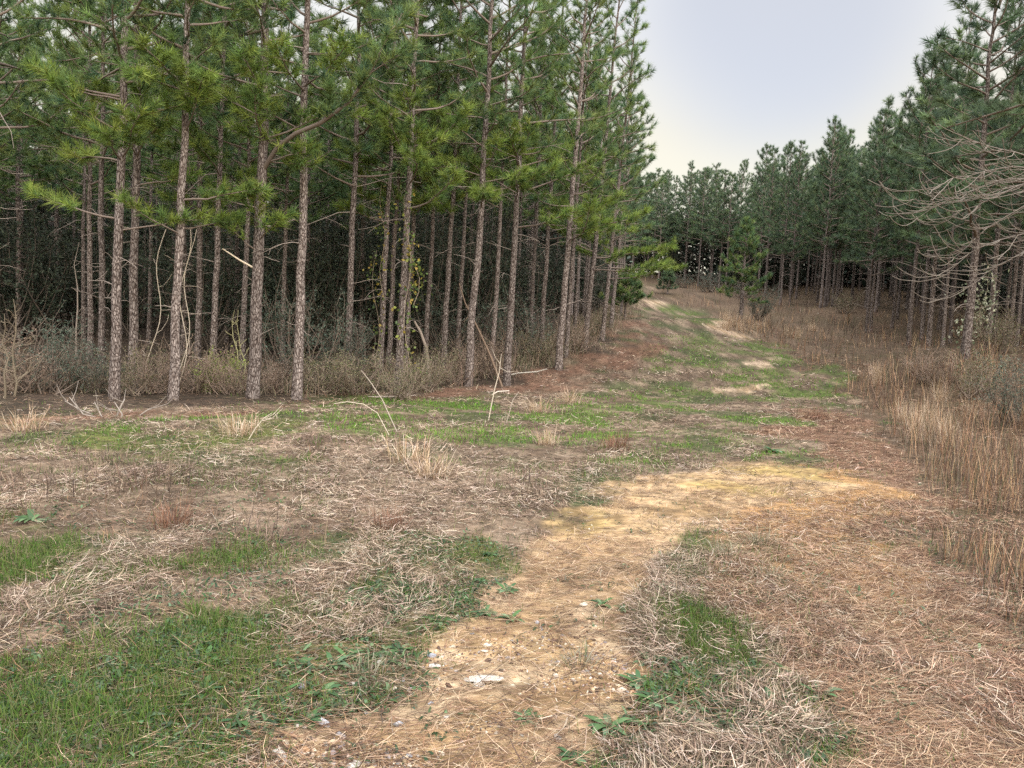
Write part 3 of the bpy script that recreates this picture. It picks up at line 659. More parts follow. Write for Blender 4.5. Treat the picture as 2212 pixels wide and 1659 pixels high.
for gy_ in np.arange(6, 122, 2.7):
    for gx_ in np.arange(-8, 62, 2.5):
        x_, y_ = gx_ + random.gauss(0, .4), gy_ + random.gauss(0, .45)
        # right of / beyond the right wood's edge
        inside = (y_ < 72 and x_ > np.interp(y_, RE[:8, 1], RE[:8, 0]) + .6) or (y_ >= 72 and x_ > -8 and y_ > np.interp(x_, RE[::-1, 0], RE[::-1, 1]) + .5)
        if inside: cand.append((x_, y_))
def edge_dist(c_):
    return min(math.hypot(c_[0] - e0, c_[1] - e1) for e0, e1 in RE_D)
RE_D = [tuple(RE[k] + (RE[k + 1] - RE[k]) * t_) for k in range(len(RE) - 1) for t_ in np.linspace(0, 1, 8)]
cand.sort(key=lambda c_: edge_dist(c_) + .08 * math.hypot(*c_))
nr_ = 0
for x_, y_ in cand:
    p = np.array([x_, y_, float(hz(x_, y_, False))]); uu, vv, ww = proj(p[None])
    if uu[0] > 2212 + 420 or uu[0] < 1150 or not far_enough(p, 1.5): continue
    placed.append(p)
    if nr_ >= 118: overflow.append(p); continue
    nr_ += 1; far = y_ > 68
    stand(RIGHTV[nr_ % 5], p, random.random() * 6.28, 'dark pine closing the view beyond the bend of the track' if far else 'pine inside the dark wood on the right',
          'pines beyond the bend' if far else 'pines inside the right wood', random.uniform(.92, 1.1), random.uniform(.85, 1.1))
# the deepest trees, which read as one dark mass
LO = pine(10.5, 4, .085, 300, 'right', limbs=30, reach=2.2, dead=3, per=7, nlen=.22, nw=.028, sides=6)
def arr(me):
    V = np.zeros(len(me.vertices) * 3, np.float32); me.vertices.foreach_get('co', V)
    me.calc_loop_triangles(); T_ = np.zeros(len(me.loop_triangles) * 3, np.int32); me.loop_triangles.foreach_get('vertices', T_)
    c_ = np.zeros(len(me.vertices) * 4, np.float32); me.attributes['tint'].data.foreach_get('color', c_)
    return V.reshape(-1, 3), T_.reshape(-1, 3), c_.reshape(-1, 4)[:, :3]
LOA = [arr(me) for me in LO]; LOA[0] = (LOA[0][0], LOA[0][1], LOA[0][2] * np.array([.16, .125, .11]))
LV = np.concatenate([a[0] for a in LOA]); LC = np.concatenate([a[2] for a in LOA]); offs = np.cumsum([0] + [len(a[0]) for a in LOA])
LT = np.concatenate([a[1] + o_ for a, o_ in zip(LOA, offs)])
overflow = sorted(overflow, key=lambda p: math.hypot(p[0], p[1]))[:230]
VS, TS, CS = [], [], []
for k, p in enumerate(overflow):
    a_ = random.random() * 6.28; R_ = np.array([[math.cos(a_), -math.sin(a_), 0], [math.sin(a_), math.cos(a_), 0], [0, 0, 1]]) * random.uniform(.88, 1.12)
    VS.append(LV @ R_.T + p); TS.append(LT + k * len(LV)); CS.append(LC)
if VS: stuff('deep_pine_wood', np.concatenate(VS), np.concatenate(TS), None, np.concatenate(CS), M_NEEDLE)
print('left', nl, 'right', nr_, 'stuff', len(overflow))

# ------------------------------------------------------------------ undergrowth
rng = np.random.default_rng(5); random.seed(5)
def leaves_mesh(mb_v, mb_t, mb_c, P_, D_, ln, wd, cols):
    n_ = len(P_); D_ = unit(D_); S_ = unit(np.cross(D_, rng.normal(size=(n_, 3))))
    L_ = (ln * rng.uniform(.6, 1.2, n_))[:, None]; w_ = (wd * rng.uniform(.7, 1.2, n_))[:, None]
    V = np.stack([P_, P_ + D_ * L_ * .5 + S_ * w_ / 2, P_ + D_ * L_, P_ + D_ * L_ * .5 - S_ * w_ / 2], 1)
    b_ = np.arange(n_)[:, None] * 4
    return V.reshape(-1, 3), np.concatenate([b_ + [[0, 1, 2]], b_ + [[0, 2, 3]]]), np.repeat(cols, 4, 0)
def shrub(seed, w, h, stems=16, leafn=2600, ln=.045, wd=.018, lcols=((.07, .09, .06),), twig=(.13, .10, .08), spread=.75, twn=9, lean=0):
    """stems and leaves of a bush standing at the origin; returns (branches, foliage)"""
    global rng
    rng = np.random.default_rng(seed); random.seed(seed)
    br = MB(); anchors, dirs = [], []
    for i_ in range(stems):
        a_ = random.random() * 6.28; L = h * random.uniform(.55, 1.1); rad_ = w / 2 * random.random() ** .6
        p0 = np.array([random.gauss(0, w * .10), random.gauss(0, w * .10), -.05])
        tgt = np.array([math.cos(a_) * rad_, math.sin(a_) * rad_, L])
        t_ = np.linspace(0, 1, 7)[:, None]; bow = np.array([math.cos(a_), math.sin(a_), 0]) * w * .12
        pts = p0 + (tgt - p0) * t_ + bow * np.sin(t_ * 3.14) + rng.normal(0, .02 * h, (7, 3)) * t_
        br.tube(pts, np.linspace(.010 + .004 * h, .003, 7), 4, np.array(twig))
        for k_ in range(twn):
            f_ = random.uniform(.2, 1) * 5.99; j_ = int(f_); q_ = pts[j_] + (pts[j_ + 1] - pts[j_]) * (f_ - j_)
            d_ = unit(unit(pts[j_ + 1] - pts[j_]) * .6 + rng.normal(0, .6, 3) + np.array([0, 0, .1])); l_ = random.uniform(.15, .42) * (.35 + .3 * h)
            e_ = q_ + d_ * l_; e2 = e_ + unit(d_ + rng.normal(0, .35, 3)) * l_ * .7
            br.tube([q_, e_, e2], [.0045, .0035, .002], 3, np.array(twig) * 1.2)
            for x_ in np.linspace(.15, 1, 6): anchors.append(q_ + (e_ - q_) * x_); dirs.append(d_); anchors.append(e_ + (e2 - e_) * x_); dirs.append(d_)
    anchors = np.array(anchors); dirs = np.array(dirs)
    if leafn:
        k_ = rng.integers(0, len(anchors), leafn); D_ = dirs[k_] * .7 + rng.normal(0, .7, (leafn, 3))
        V, T_, C_ = leaves_mesh(None, None, None, anchors[k_] + rng.normal(0, .02, (leafn, 3)), D_, ln, wd, pal(lcols, leafn, .3))
        fol = mesh_np('foliage', V, T_, None, C_, M_LEAF)
    else: fol = None
    return br.mesh('stems', M_TWIG), fol
EVG = [(.085, .115, .085), (.06, .085, .065), (.12, .15, .11), (.045, .06, .048)]
OLV = [(.11, .12, .055), (.16, .15, .08), (.08, .09, .05), (.20, .16, .10)]
BRN = [(.20, .13, .09), (.14, .10, .07), (.26, .19, .13), (.11, .10, .06)]
YLG = [(.24, .30, .06), (.18, .24, .06), (.30, .34, .10)]
PROTO = {'evg': [shrub(400 + k, 1.7, 1.5, 22, 4200, .05, .016, EVG) for k in range(3)],
         'olive': [shrub(410 + k, 1.4, 1.0, 20, 2000, .045, .018, OLV, (.17, .13, .10)) for k in range(3)],
         'brush': [shrub(420 + k, 1.5, 1.0, 26, 800, .05, .02, BRN, (.19, .14, .11), twn=12) for k in range(3)],
         'bright': [shrub(430, 1.0, .8, 14, 1300, .055, .03, YLG, (.16, .14, .08))],
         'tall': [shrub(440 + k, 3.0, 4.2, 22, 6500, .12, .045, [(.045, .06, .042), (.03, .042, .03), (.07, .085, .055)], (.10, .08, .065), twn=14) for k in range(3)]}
def put(kind, u_, v_, Y_, w_, h_, label, group=None, name='shrub', cat='shrub', k=None):
    ms = PROTO[kind][(k if k is not None else random.randrange(9)) % len(PROTO[kind])]
    base = {'evg': (1.7, 1.5), 'olive': (1.4, 1.0), 'brush': (1.5, 1.0), 'bright': (1.0, .8), 'tall': (3.0, 4.2)}[kind]
    p = spot(u_, v_, Y_) if v_ is not None else np.array([u_, Y_, float(hz(u_, Y_, False))])
    o = bpy.data.objects.new(name, None); COL.objects.link(o); o.location = p; o.rotation_euler = (0, 0, random.random() * 6.28)
    sx = w_ / base[0]; o.scale = (sx, sx, h_ / base[1]); tag(o, label, cat, group)
    link('stems', ms[0], o)
    if ms[1]: link('foliage', ms[1], o)
GU = 'shrubs along the foot of the left wood'
for kind, u_, v_, Y_, w_, h_, lb in [
 ('evg', 105, 880, 14.2, 1.7, 1.25, 'grey green bush left of the first big trunk, near a bare sapling'),
 ('evg', 195, 880, 14.6, 1.2, .9, 'small grey green bush touching the left side of the first big trunk'),
 ('brush', 30, 890, 14.0, 1.6, 1.0, 'brown twiggy brush under the bare sapling'),
 ('evg', 640, 858, 17.5, 2.2, 1.95, 'large dark evergreen bush behind the clear straight pine'),
 ('evg', 745, 845, 18.5, 1.6, 1.35, 'dark evergreen bush midway between straight pine and vine clad pair'),
 ('olive', 700, 862, 16.0, 1.6, .75, 'olive brown low bush right of the clear straight pine'),
 ('olive', 765, 858, 16.4, 1.7, .8, 'olive brown bush spreading before the vine clad pair'),
 ('olive', 870, 862, 15.8, 1.4, .75, 'leafy bush hiding the foot of the pale scaly pine'),
 ('olive', 925, 850, 17.2, 1.2, .9, 'grey olive bush right of the pale scaly pine'),
 ('bright', 480, 850, 16.2, .9, .75, 'bright yellow green bush beside the thickest trunk'),
 ('bright', 455, 862, 15.5, .7, .5, 'little yellow green bush in front of the brighter one'),
 ('brush', 335, 868, 15.0, 1.5, .95, 'brown brush between second and third big trunks'),
 ('olive', 290, 868, 14.4, 1.0, .8, 'dull green bush at the foot of the second big trunk'),
 ('brush', 425, 862, 15.4, 1.5, .85, 'brown brush right of the flared third trunk'),
 ('brush', 590, 862, 15.9, 1.1, .6, 'low brown brush between thickest and straight pines'),
 ('brush', 500, 862, 15.2, 1.0, .6, 'dry twiggy brush left of the thickest trunk'),
 ('evg', 1120, 812, 23.5, 2.2, 1.7, 'dark evergreen bush behind the dark barked corner pine'),
 ('evg', 965, 825, 24.0, 2.0, 1.6, 'evergreen bush in the dark gap behind the pale brown pine'),
 ('brush', 1045, 828, 20.4, 1.7, 1.1, 'reddish brown brush around the leaning dead pole'),
 ('brush', 985, 836, 18.7, 1.1, .6, 'low brown brush left of the leaning dead pole'),
 ('olive', 1165, 805, 23.0, 1.6, .8, 'grey brown bush left of the stout leaning pine'),
 ('brush', 1240, 785, 25.0, 1.6, .9, 'pale brown brush right of the thin partner pine'),
 ('olive', 1285, 745, 29.0, 1.3, .7, 'low green bush under the overhanging pine boughs'),
 ('evg', 1640, 690, 39.0, 1.8, 1.7, 'dark evergreen bush right of the young conifer by the track'),
 ('evg', 1535, 648, 64, 3.0, 1.5, 'grey green bush in broomsedge near the bend of the track'),
 ('evg', 1600, 652, 60, 2.2, 1.2, 'low green bush behind the young conifer'),
 ('evg', 1475, 628, 70, 2.0, 1.2, 'small green bush beside the far end of the track'),
 ('olive', 1825, 670, 46, 1.9, 1.0, 'leafy bush right of the twin pines'),
 ('evg', 2195, 905, 13.2, 1.4, 1.15, 'grey green leafy bush cut by the right frame'),
 ('olive', 2110, 850, 16.5, 1.3, .9, 'pale brown leafy weed bush below the dark thick right pine'),
 ('brush', 2010, 830, 18.5, 1.3, .8, 'brown twiggy bush in tall grass below the right pines'),
 ('olive', 2150, 800, 20.5, 1.6, 1.0, 'green bush at the foot of the vine clad right pine'),
]: put(kind, u_, v_, Y_, w_, h_, lb, GU if u_ < 1300 else 'shrubs along the right verge')
# the understorey deep in both woods
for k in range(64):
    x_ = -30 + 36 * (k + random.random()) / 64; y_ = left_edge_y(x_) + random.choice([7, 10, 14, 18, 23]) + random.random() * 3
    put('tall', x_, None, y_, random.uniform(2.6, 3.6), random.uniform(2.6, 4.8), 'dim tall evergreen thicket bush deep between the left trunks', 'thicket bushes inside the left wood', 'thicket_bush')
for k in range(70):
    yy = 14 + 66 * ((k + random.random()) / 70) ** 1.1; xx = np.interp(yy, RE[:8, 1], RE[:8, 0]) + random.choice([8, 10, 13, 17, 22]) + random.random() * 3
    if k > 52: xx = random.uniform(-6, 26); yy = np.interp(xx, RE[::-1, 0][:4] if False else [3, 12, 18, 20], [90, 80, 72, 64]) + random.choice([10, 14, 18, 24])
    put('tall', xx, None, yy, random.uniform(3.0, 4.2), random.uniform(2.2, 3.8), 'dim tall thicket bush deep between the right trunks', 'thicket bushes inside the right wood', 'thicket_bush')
# the shade side of both woods beyond what one can tell apart
VS, TS, CS = [], [], []
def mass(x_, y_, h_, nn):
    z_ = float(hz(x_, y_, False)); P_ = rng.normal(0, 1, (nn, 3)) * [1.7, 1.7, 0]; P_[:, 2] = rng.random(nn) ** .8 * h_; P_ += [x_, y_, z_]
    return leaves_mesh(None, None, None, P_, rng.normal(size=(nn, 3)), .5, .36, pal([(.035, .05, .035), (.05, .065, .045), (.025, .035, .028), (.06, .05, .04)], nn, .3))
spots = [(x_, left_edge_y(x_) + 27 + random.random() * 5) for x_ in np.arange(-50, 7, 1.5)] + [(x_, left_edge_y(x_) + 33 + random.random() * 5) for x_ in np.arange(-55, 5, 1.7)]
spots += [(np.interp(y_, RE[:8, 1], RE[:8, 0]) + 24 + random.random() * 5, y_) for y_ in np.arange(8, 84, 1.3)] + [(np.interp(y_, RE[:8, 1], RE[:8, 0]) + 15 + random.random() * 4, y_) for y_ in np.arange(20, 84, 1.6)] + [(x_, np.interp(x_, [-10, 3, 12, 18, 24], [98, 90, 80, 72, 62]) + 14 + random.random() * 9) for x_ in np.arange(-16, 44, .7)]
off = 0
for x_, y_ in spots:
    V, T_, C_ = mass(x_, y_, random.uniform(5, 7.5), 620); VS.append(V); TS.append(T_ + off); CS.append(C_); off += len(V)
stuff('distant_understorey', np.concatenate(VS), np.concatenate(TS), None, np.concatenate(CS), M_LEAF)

# brown twigs and dry stems along the edge of the left wood and in the verge
n = 26000; t_ = rng.random(n) * (len(LE) - 1.001); i_ = t_.astype(int); f_ = (t_ - i_)[:, None]
q = LE[i_] * (1 - f_) + LE[i_ + 1] * f_; q = q + np.c_[rng.normal(0, .5, n), .6 + rng.random(n) ** 1.5 * 5]
cl = fbm(q[:, 0], q[:, 1], .9, 141); s = (rng.random(n) < sstep(.3, .6, cl) + .15) & (q[:, 0] > -14); q, cl = q[s], cl[s]; n = len(q)
P = np.c_[q, hz(q[:, 0], q[:, 1])]
stuff('edge_brush', *blades(P, rng.random(n) * 6.283, rng.uniform(.6, 1.5, n), rng.uniform(.15, .75, n) * (.4 + cl), rng.uniform(.004, .011, n), rng.normal(.1, .25, n), pal([(.17, .12, .09), (.25, .17, .12), (.11, .08, .06), (.15, .15, .08), (.32, .25, .18), (.09, .10, .06)], n, .25), seg=3), M_DRY)

# ------------------------------------------------------------------ single things
def single(name, mb, mt, loc, label, cat, group=None):
    o = link(name, mb.mesh(name, mt) if isinstance(mb, MB) else mb, None, loc); return tag(o, label, cat, group)
def pline(name, uvY, radii, label, cat, col=(.45, .38, .31), group=None, twigs=0):
    pts = [at(*c) for c in uvY]; pts = np.array(pts); o0 = pts[0].copy(); mb = MB(); mb.tube(pts - o0, radii, 6, np.array(col))
    for _ in range(twigs):
        k_ = random.uniform(.35, .95) * (len(pts) - 1.01); j_ = int(k_); q_ = pts[j_] + (pts[j_ + 1] - pts[j_]) * (k_ - j_) - o0
        d_ = unit(unit(pts[-1] - pts[0]) + rng.normal(0, .6, 3)); mb.tube([q_, q_ + d_ * .15, q_ + unit(d_ + [0, 0, .3]) * .32], [radii[-1], radii[-1] * .8, radii[-1] * .5], 4, np.array(col))
    return single(name, mb, M_TWIG, o0, label, cat, group)
def g(u_, v_, Y_): p = spot(u_, v_, Y_); uu, vv, _ = proj(p[None]); return (uu[0], vv[0] + 4, Y_)
pline('dead_pole', [g(1085, 832, 19.0), (1060, 770, 19.2), (1035, 715, 19.4), (1019, 682, 19.6), (1005, 655, 19.7), (992, 612, 19.9)], [.03, .027, .024, .02, .017, .012], 'long dead pole leaning left against the straight dark pine', 'dead tree', (.15, .105, .075), twigs=3)
pline('broken_snag', [g(930, 800, 18.5), (921, 752, 18.5), (908, 716, 18.6), (895, 694, 18.6)], [.05, .04, .035, .025], 'short broken snag leaning at the foot of slim pines', 'dead tree', (.20, .16, .13))
GD = 'dry stalks standing in the clearing'
pline('dry_stalk', [g(858, 912, 11.2), (825, 862, 11.2), (795, 818, 11.2), (780, 800, 11.2)], [.009, .008, .006, .004], 'straight pale stalk leaning left in the green strip', 'dry stalk', (.30, .255, .21), GD)
pline('dry_stalk', [g(841, 920, 10.8), (815, 892, 10.8), (785, 873, 10.7), (750, 868, 10.7), (722, 872, 10.6)], [.007, .006, .006, .005, .004], 'pale stalk bent over in a long arch', 'dry stalk', (.40, .34, .27), GD)
pline('dry_stalk', [g(1055, 885, 12.8), (1068, 842, 12.8), (1078, 806, 12.8), (1083, 765, 12.8)], [.010, .009, .007, .004], 'tall forked pale stalk standing before the leaning dead pole', 'dry stalk', (.42, .36, .29), GD, twigs=3)
pline('dry_stalk', [g(1094, 885, 12.7), (1108, 864, 12.7), (1121, 846, 12.7)], [.008, .007, .004], 'short pale stalk leaning right, beside the tall forked one', 'dry stalk', (.30, .255, .21), GD)
pline('dry_stalk', [g(537, 946, 9.8), (552, 925, 9.8), (570, 903, 9.8), (588, 892, 9.8)], [.008, .007, .006, .004], 'pale stalk leaning right below the thickest trunk', 'dry stalk', (.42, .36, .29), GD, twigs=2)
pline('fallen_branch', [g(1072, 805, 20.5), (1120, 806, 20.3), (1160, 803, 20.1), (1182, 797, 20.0)], [.02, .02, .018, .01], 'white barkless branch lying by the stout leaning pine', 'fallen branch', (.42, .385, .335))
pline('fallen_branch', [g(1050, 847, 16.9), (1075, 846, 16.9), (1100, 844, 16.9)], [.016, .016, .01], 'pale branch lying on red needles near the corner pine', 'fallen branch', (.48, .42, .36))
pline('fallen_branch', [g(740, 862, 16.0), (790, 858, 16.1), (850, 857, 16.0), (900, 854, 16.2)], [.025, .024, .02, .012], 'long grey branch lying along the foot of the brush', 'fallen branch', (.30, .25, .21), twigs=3)
GS = 'pale sticks of the broken brush pile'
for k_, (a_, b_, c_, lb) in enumerate([((248, 948), (222, 905), (204, 868), 'long pale stick rising steeply from the brush pile'), ((210, 930), (180, 895), (150, 858), 'long grey stick leaning left from the brush pile'),
        ((262, 925), (264, 895), (247, 868), 'curved pale stick in the middle of the brush pile'), ((252, 900), (262, 876), (270, 862), 'short white stick leaning right at the brush pile'),
        ((200, 915), (172, 885), (140, 866), 'thin grey stick lowest on the brush pile'), ((300, 900), (320, 885), (345, 878), 'thin stick lying right of the brush pile')]):
    pline('pale_stick', [g(*a_, 11.2 + .1 * k_), (*b_, 11.2 + .1 * k_), (*c_, 11.3 + .1 * k_)], [.014, .011, .006], lb, 'stick', (.21, .18, .155), GS, twigs=2)
# bare saplings
def sapling(u_, v_, Y_, h_, label, col, name='bare_sapling', nb=16, spread=.5, group=None, lean=0., cat='sapling'):
    p = spot(u_, v_, Y_); mb = MB(); t_ = np.linspace(0, 1, 7)[:, None]; pts = np.c_[rng.normal(0, .02 * h_, 7) + lean * h_ * t_[:, 0], rng.normal(0, .02 * h_, 7), t_[:, 0] * h_ - .05]
    mb.tube(pts, np.linspace(.012 + .006 * h_, .004, 7), 6, np.array(col))
    for k_ in range(nb):
        f_ = (.15 + .8 * k_ / nb) * 5.99; j_ = int(f_); q_ = pts[j_] + (pts[j_ + 1] - pts[j_]) * (f_ - j_); a_ = random.random() * 6.28; l_ = spread * h_ * (1.05 - f_ / 7) * random.uniform(.6, 1.1)
        w_ = limb(mb, q_, a_, random.uniform(.3, .8), l_, .006, random.uniform(-.2, .6), np.array(col) * 1.15, 5, .15)
        for m_ in (2, 3): limb(mb, w_[m_], a_ + random.uniform(-1.2, 1.2), random.uniform(.2, .9), l_ * .4, .0035, .2, np.array(col) * 1.2, 4, .2)
    return single(name, mb, M_TWIG, p, label, cat, group)
sapling(31, 880, 13.4, 1.75, 'bare tan sapling with upswept twigs, taller of the pair at far left', (.15, .12, .085), nb=20, spread=.36)
sapling(12, 885, 13.0, 1.5, 'thin bare sapling left of the taller tan one', (.13, .105, .075), nb=14, spread=.3)
sapling(168, 812, 17.5, 3.0, 'thin crooked bare stem between bushes left of the first big trunk', (.22, .18, .15), nb=5, spread=.15)
sapling(1898, 893, 16.5, 1.0, 'dark bare weed leaning left at the right end of the green grass', (.13, .09, .07), 'dead_weed', 7, .3, lean=-.35, cat='dead weed')
for a_, lb in (((520, 850, 16.2), 'left stem of two mossy bare stems beside the thickest trunk'), ((531, 850, 16.4), 'right stem of two mossy bare stems beside the thickest trunk')):
    sapling(*a_, 1.7, lb, (.26, .24, .13), nb=6, spread=.25, lean=-.13)
# vines
def vine(name, cols, pathpts, nleaf, ln, label, spread):
    o0 = np.array(pathpts[0][0]); mb = MB(); an = []
    for pts in pathpts:
        pts = np.array(pts) - o0; mb.tube(pts, np.linspace(.008, .004, len(pts)), 4, np.array([.24, .19, .14]))
        for k_ in range(len(pts) - 1): an += [pts[k_] + (pts[k_ + 1] - pts[k_]) * t_ for t_ in np.linspace(0, 1, 8)]
    o = bpy.data.objects.new(name, None); COL.objects.link(o); o.location = o0; tag(o, label, 'vine')
    link('stems', mb.mesh('stems', M_TWIG), o)
    if nleaf:
        an = np.array(an); k_ = rng.integers(0, len(an), nleaf)
        V, T_, C_ = leaves_mesh(None, None, None, an[k_] + rng.normal(0, spread, (nleaf, 3)), rng.normal(size=(nleaf, 3)) - [0, 0, .5], ln, ln * .8, pal(cols, nleaf, .25)); link('foliage', mesh_np('foliage', V, T_, None, C_, M_LEAF), o)
YV = [(.16, .17, .04), (.10, .13, .035), (.07, .10, .03), (.24, .18, .04), (.05, .08, .03)]
vine('leafy_vine', YV, [[at(880 + 8 * math.sin(v_ / 40.), v_, 16.4) for v_ in range(820, 380, -40)], [at(893 + 14 * math.sin(v_ / 30.), v_, 16.6) for v_ in range(660, 480, -30)]], 260, .09, 'yellow leaved vine hanging right of the pale scaly pine', .12)
vine('leafy_vine', YV, [[at(812 + 8 * math.sin(v_ / 35.), v_, 19.6) for v_ in range(810, 520, -30)], [at(826 + 6 * math.sin(v_ / 25.), v_, 19.5) for v_ in range(640, 380, -30)]], 200, .09, 'yellow leaved vine climbing the close pair of pines', .11)
PV = [(.30, .31, .22), (.20, .22, .14), (.40, .40, .30), (.13, .15, .09)]
vine('pale_vine', PV, [[at(2122 + 12 * math.sin(v_ / 30.), v_, 22.6) for v_ in range(760, 560, -20)], [at(2100 + 20 * math.sin(v_ / 20.), v_, 22.4) for v_ in range(740, 610, -20)]], 420, .10, 'pale leaved vine draped over a right side pine', .22)
for k_, (u_, lb) in enumerate([(400, 'pale vine stem hanging straight beside the third big trunk'), (408, 'forked pale vine hanging second from the third big trunk'), (345, 'curving pale vine in the dark left of the third big trunk')]):
    P_ = [at(u_ + 10 * math.sin(k_ + v_ / 37.) + (v_ - 600) * (-.04 - .03 * k_), v_, 14.8) for v_ in range(845, 470, -25)]
    mb = MB(); P_ = np.array(P_); mb.tube(P_ - P_[0], np.full(len(P_), .008), 5, np.array([.40, .34, .27]))
    for q_ in (3, 5, 7, 9, 11): limb(mb, P_[q_] - P_[0], random.random() * 6.28, random.uniform(-.4, .7), .45, .004, .4, np.array([.36, .30, .24]), 5, .3)
    single('hanging_vine', mb, M_TWIG, P_[0], lb, 'vine')
# young conifer with its dark bare stem, and pine seedlings
def young(u_, v_, Y_, H_, hb_, reach_, label, name='young_conifer', pal_='right', r_=.06):
    ms = pine(H_, hb_, r_, int(u_ + v_), pal_, limbs=46, reach=reach_, dead=0, per=40, nlen=.2, nw=.014, sides=8, shape=1.0)
    return stand(ms, spot(u_, v_, Y_), 0, label, None, name=name, cat='conifer')
young(1600, 690, 38, 4.9, .85, 1.5, 'dense young conifer with a short dark bare stem beside the track', pal_='left', r_=.11)
young(1442, 632, 60, 1.9, .3, .8, 'small bushy pine seedling at the bend of the track', 'pine_seedling')
young(1350, 690, 38, 2.2, .5, 1.2, 'small green pine under the last thin pine of the left edge', 'pine_seedling', 'left')
# the big pine and the leafless tree that reach into the frame from the right
p = spot(2370, 860, 13.0)
ms = pine(11.5, 4.0, .13, 777, 'right', limbs=46, reach=3.0, dead=6, low=[], per=48, nlen=.21, nw=.008, sides=14, shape=1.0, dens=1.1)
stand(ms, p, 0, 'big near pine whose boughs hang into the top right corner', None)
def bare_tree():
    mb = MB(); base = spot(2440, 900, 10.2); o = bpy.data.objects.new('bare_tree', None); COL.objects.link(o); o.location = base
    tag(o, 'leafless grey tree reaching long drooping branches in from the right', 'bare tree')
    tr = MB(); pts = np.array([[0, 0, -.2], [.03, 0, 1.2], [-.05, .03, 2.6], [0, .05, 4.2], [.08, 0, 5.6]]); tr.tube(pts, [.12, .10, .085, .06, .03], 10); link('trunk', tr.mesh('trunk', M_BARK, True), o)
    for (u1, v1, u2, v2, u3, v3) in [(2230, 345, 2110, 395, 1985, 470), (2240, 330, 2140, 350, 2030, 400), (2235, 380, 2120, 440, 1975, 435), (2240, 400, 2150, 470, 2060, 560), (2240, 350, 2160, 420, 2050, 470), (2240, 300, 2130, 330, 2080, 300), (2240, 470, 2150, 505, 2040, 590), (2245, 505, 2170, 560, 2090, 620)]:
        bm_ = MB(); Yb = 10.0 + random.uniform(-.5, .5); a = np.array([0, .02, 3.3 + random.uniform(-.4, 1.0)]); q1, q2, q3 = [at(*c, Yb) - base for c in ((u1, v1), (u2, v2), (u3, v3))]
        t_ = np.linspace(0, 1, 12)[:, None]
        ctrl = np.array([a, q1, q2, q3]); pp = ((1 - t_) ** 3) * ctrl[0] + 3 * t_ * (1 - t_) ** 2 * ctrl[1] + 3 * t_ ** 2 * (1 - t_) * ctrl[2] + t_ ** 3 * ctrl[3]
        pp += rng.normal(0, .012, pp.shape); bm_.tube(pp, np.linspace(.014, .003, 12), 6, np.array([.13, .11, .095]))
        for k_ in range(4, 12):
            for _ in range(2):
                a_ = math.atan2(*(pp[k_] - pp[k_ - 1])[[1, 0]]) + random.uniform(-.9, .9)
                w_ = limb(bm_, pp[k_], a_, random.uniform(-.8, .0), random.uniform(.3, .9), .0055, random.uniform(.4, 1.5), np.array([.15, .128, .108]), 7, .12)
                if random.random() < .5: limb(bm_, w_[3], a_ + random.uniform(-.8, .8), random.uniform(-.5, .4), .3, .0035, .9, np.array([.16, .137, .115]), 5, .15)
        link('branch', bm_.mesh('branch', M_TWIG), o)
bare_tree()

# weed rosettes, bunches of dry grass and stones of the clearing
def rosette(seed, nl, L, wd, cols):
    global rng
    rng = np.random.default_rng(seed); Z = np.zeros((nl, 3)); az = np.arange(nl) * 2.399 + rng.normal(0, .25, nl); el = rng.uniform(.1, .75, nl)
    base = np.c_[np.cos(az), np.sin(az), np.zeros(nl)] * .006
    V, T_, Q_, C_ = blades(base, az, el, L * rng.uniform(.6, 1.1, nl), np.full(nl, wd) * rng.uniform(.8, 1.2, nl), rng.uniform(.15, .45, nl), pal(cols, nl, .2), seg=4, vary_tip=.9)
    V = V.reshape(nl, 9, 3); ctr = (V[:, 0:8:2] + V[:, 1:8:2]) / 2; wv = np.array([.35, .9, 1.15, .9])[None, :, None]      # narrow at the stalk, broad in the middle
    V[:, 0:8:2] = ctr + (V[:, 0:8:2] - ctr) * wv; V[:, 1:8:2] = ctr + (V[:, 1:8:2] - ctr) * wv
    V[..., 2] += np.maximum(0, -V[..., 2]) + .004
    return mesh_np('weed_rosette', V.reshape(-1, 3), T_, Q_, C_, M_LEAF)
WGR = [(.055, .105, .04), (.04, .08, .034), (.08, .135, .06), (.10, .155, .085)]
ROS = [rosette(500 + k, 11 + k, .10, .026, WGR) for k in range(5)]
GW = 'rosette weeds on and beside the track'
RL = {(1675, 1543): ('large spiky pale veined rosette on bare orange soil', 1.35), (1314, 1573): ('star shaped rosette in the weedy strip between the wheel tracks', 1.2), (1434, 1269): ('dark rosette alone on the sandy track', .95),
      (67, 1126): ('bright green leafy rosette near the left frame', 1.5), (1671, 977): ('wide green weed clump on the brown litter ahead', 2.2), (1140, 1556): ('small green rosette inside a mat of bleached grass', .8), (1047, 1329): ('dark green rosette at the upper edge of the gravel', 1.1)}
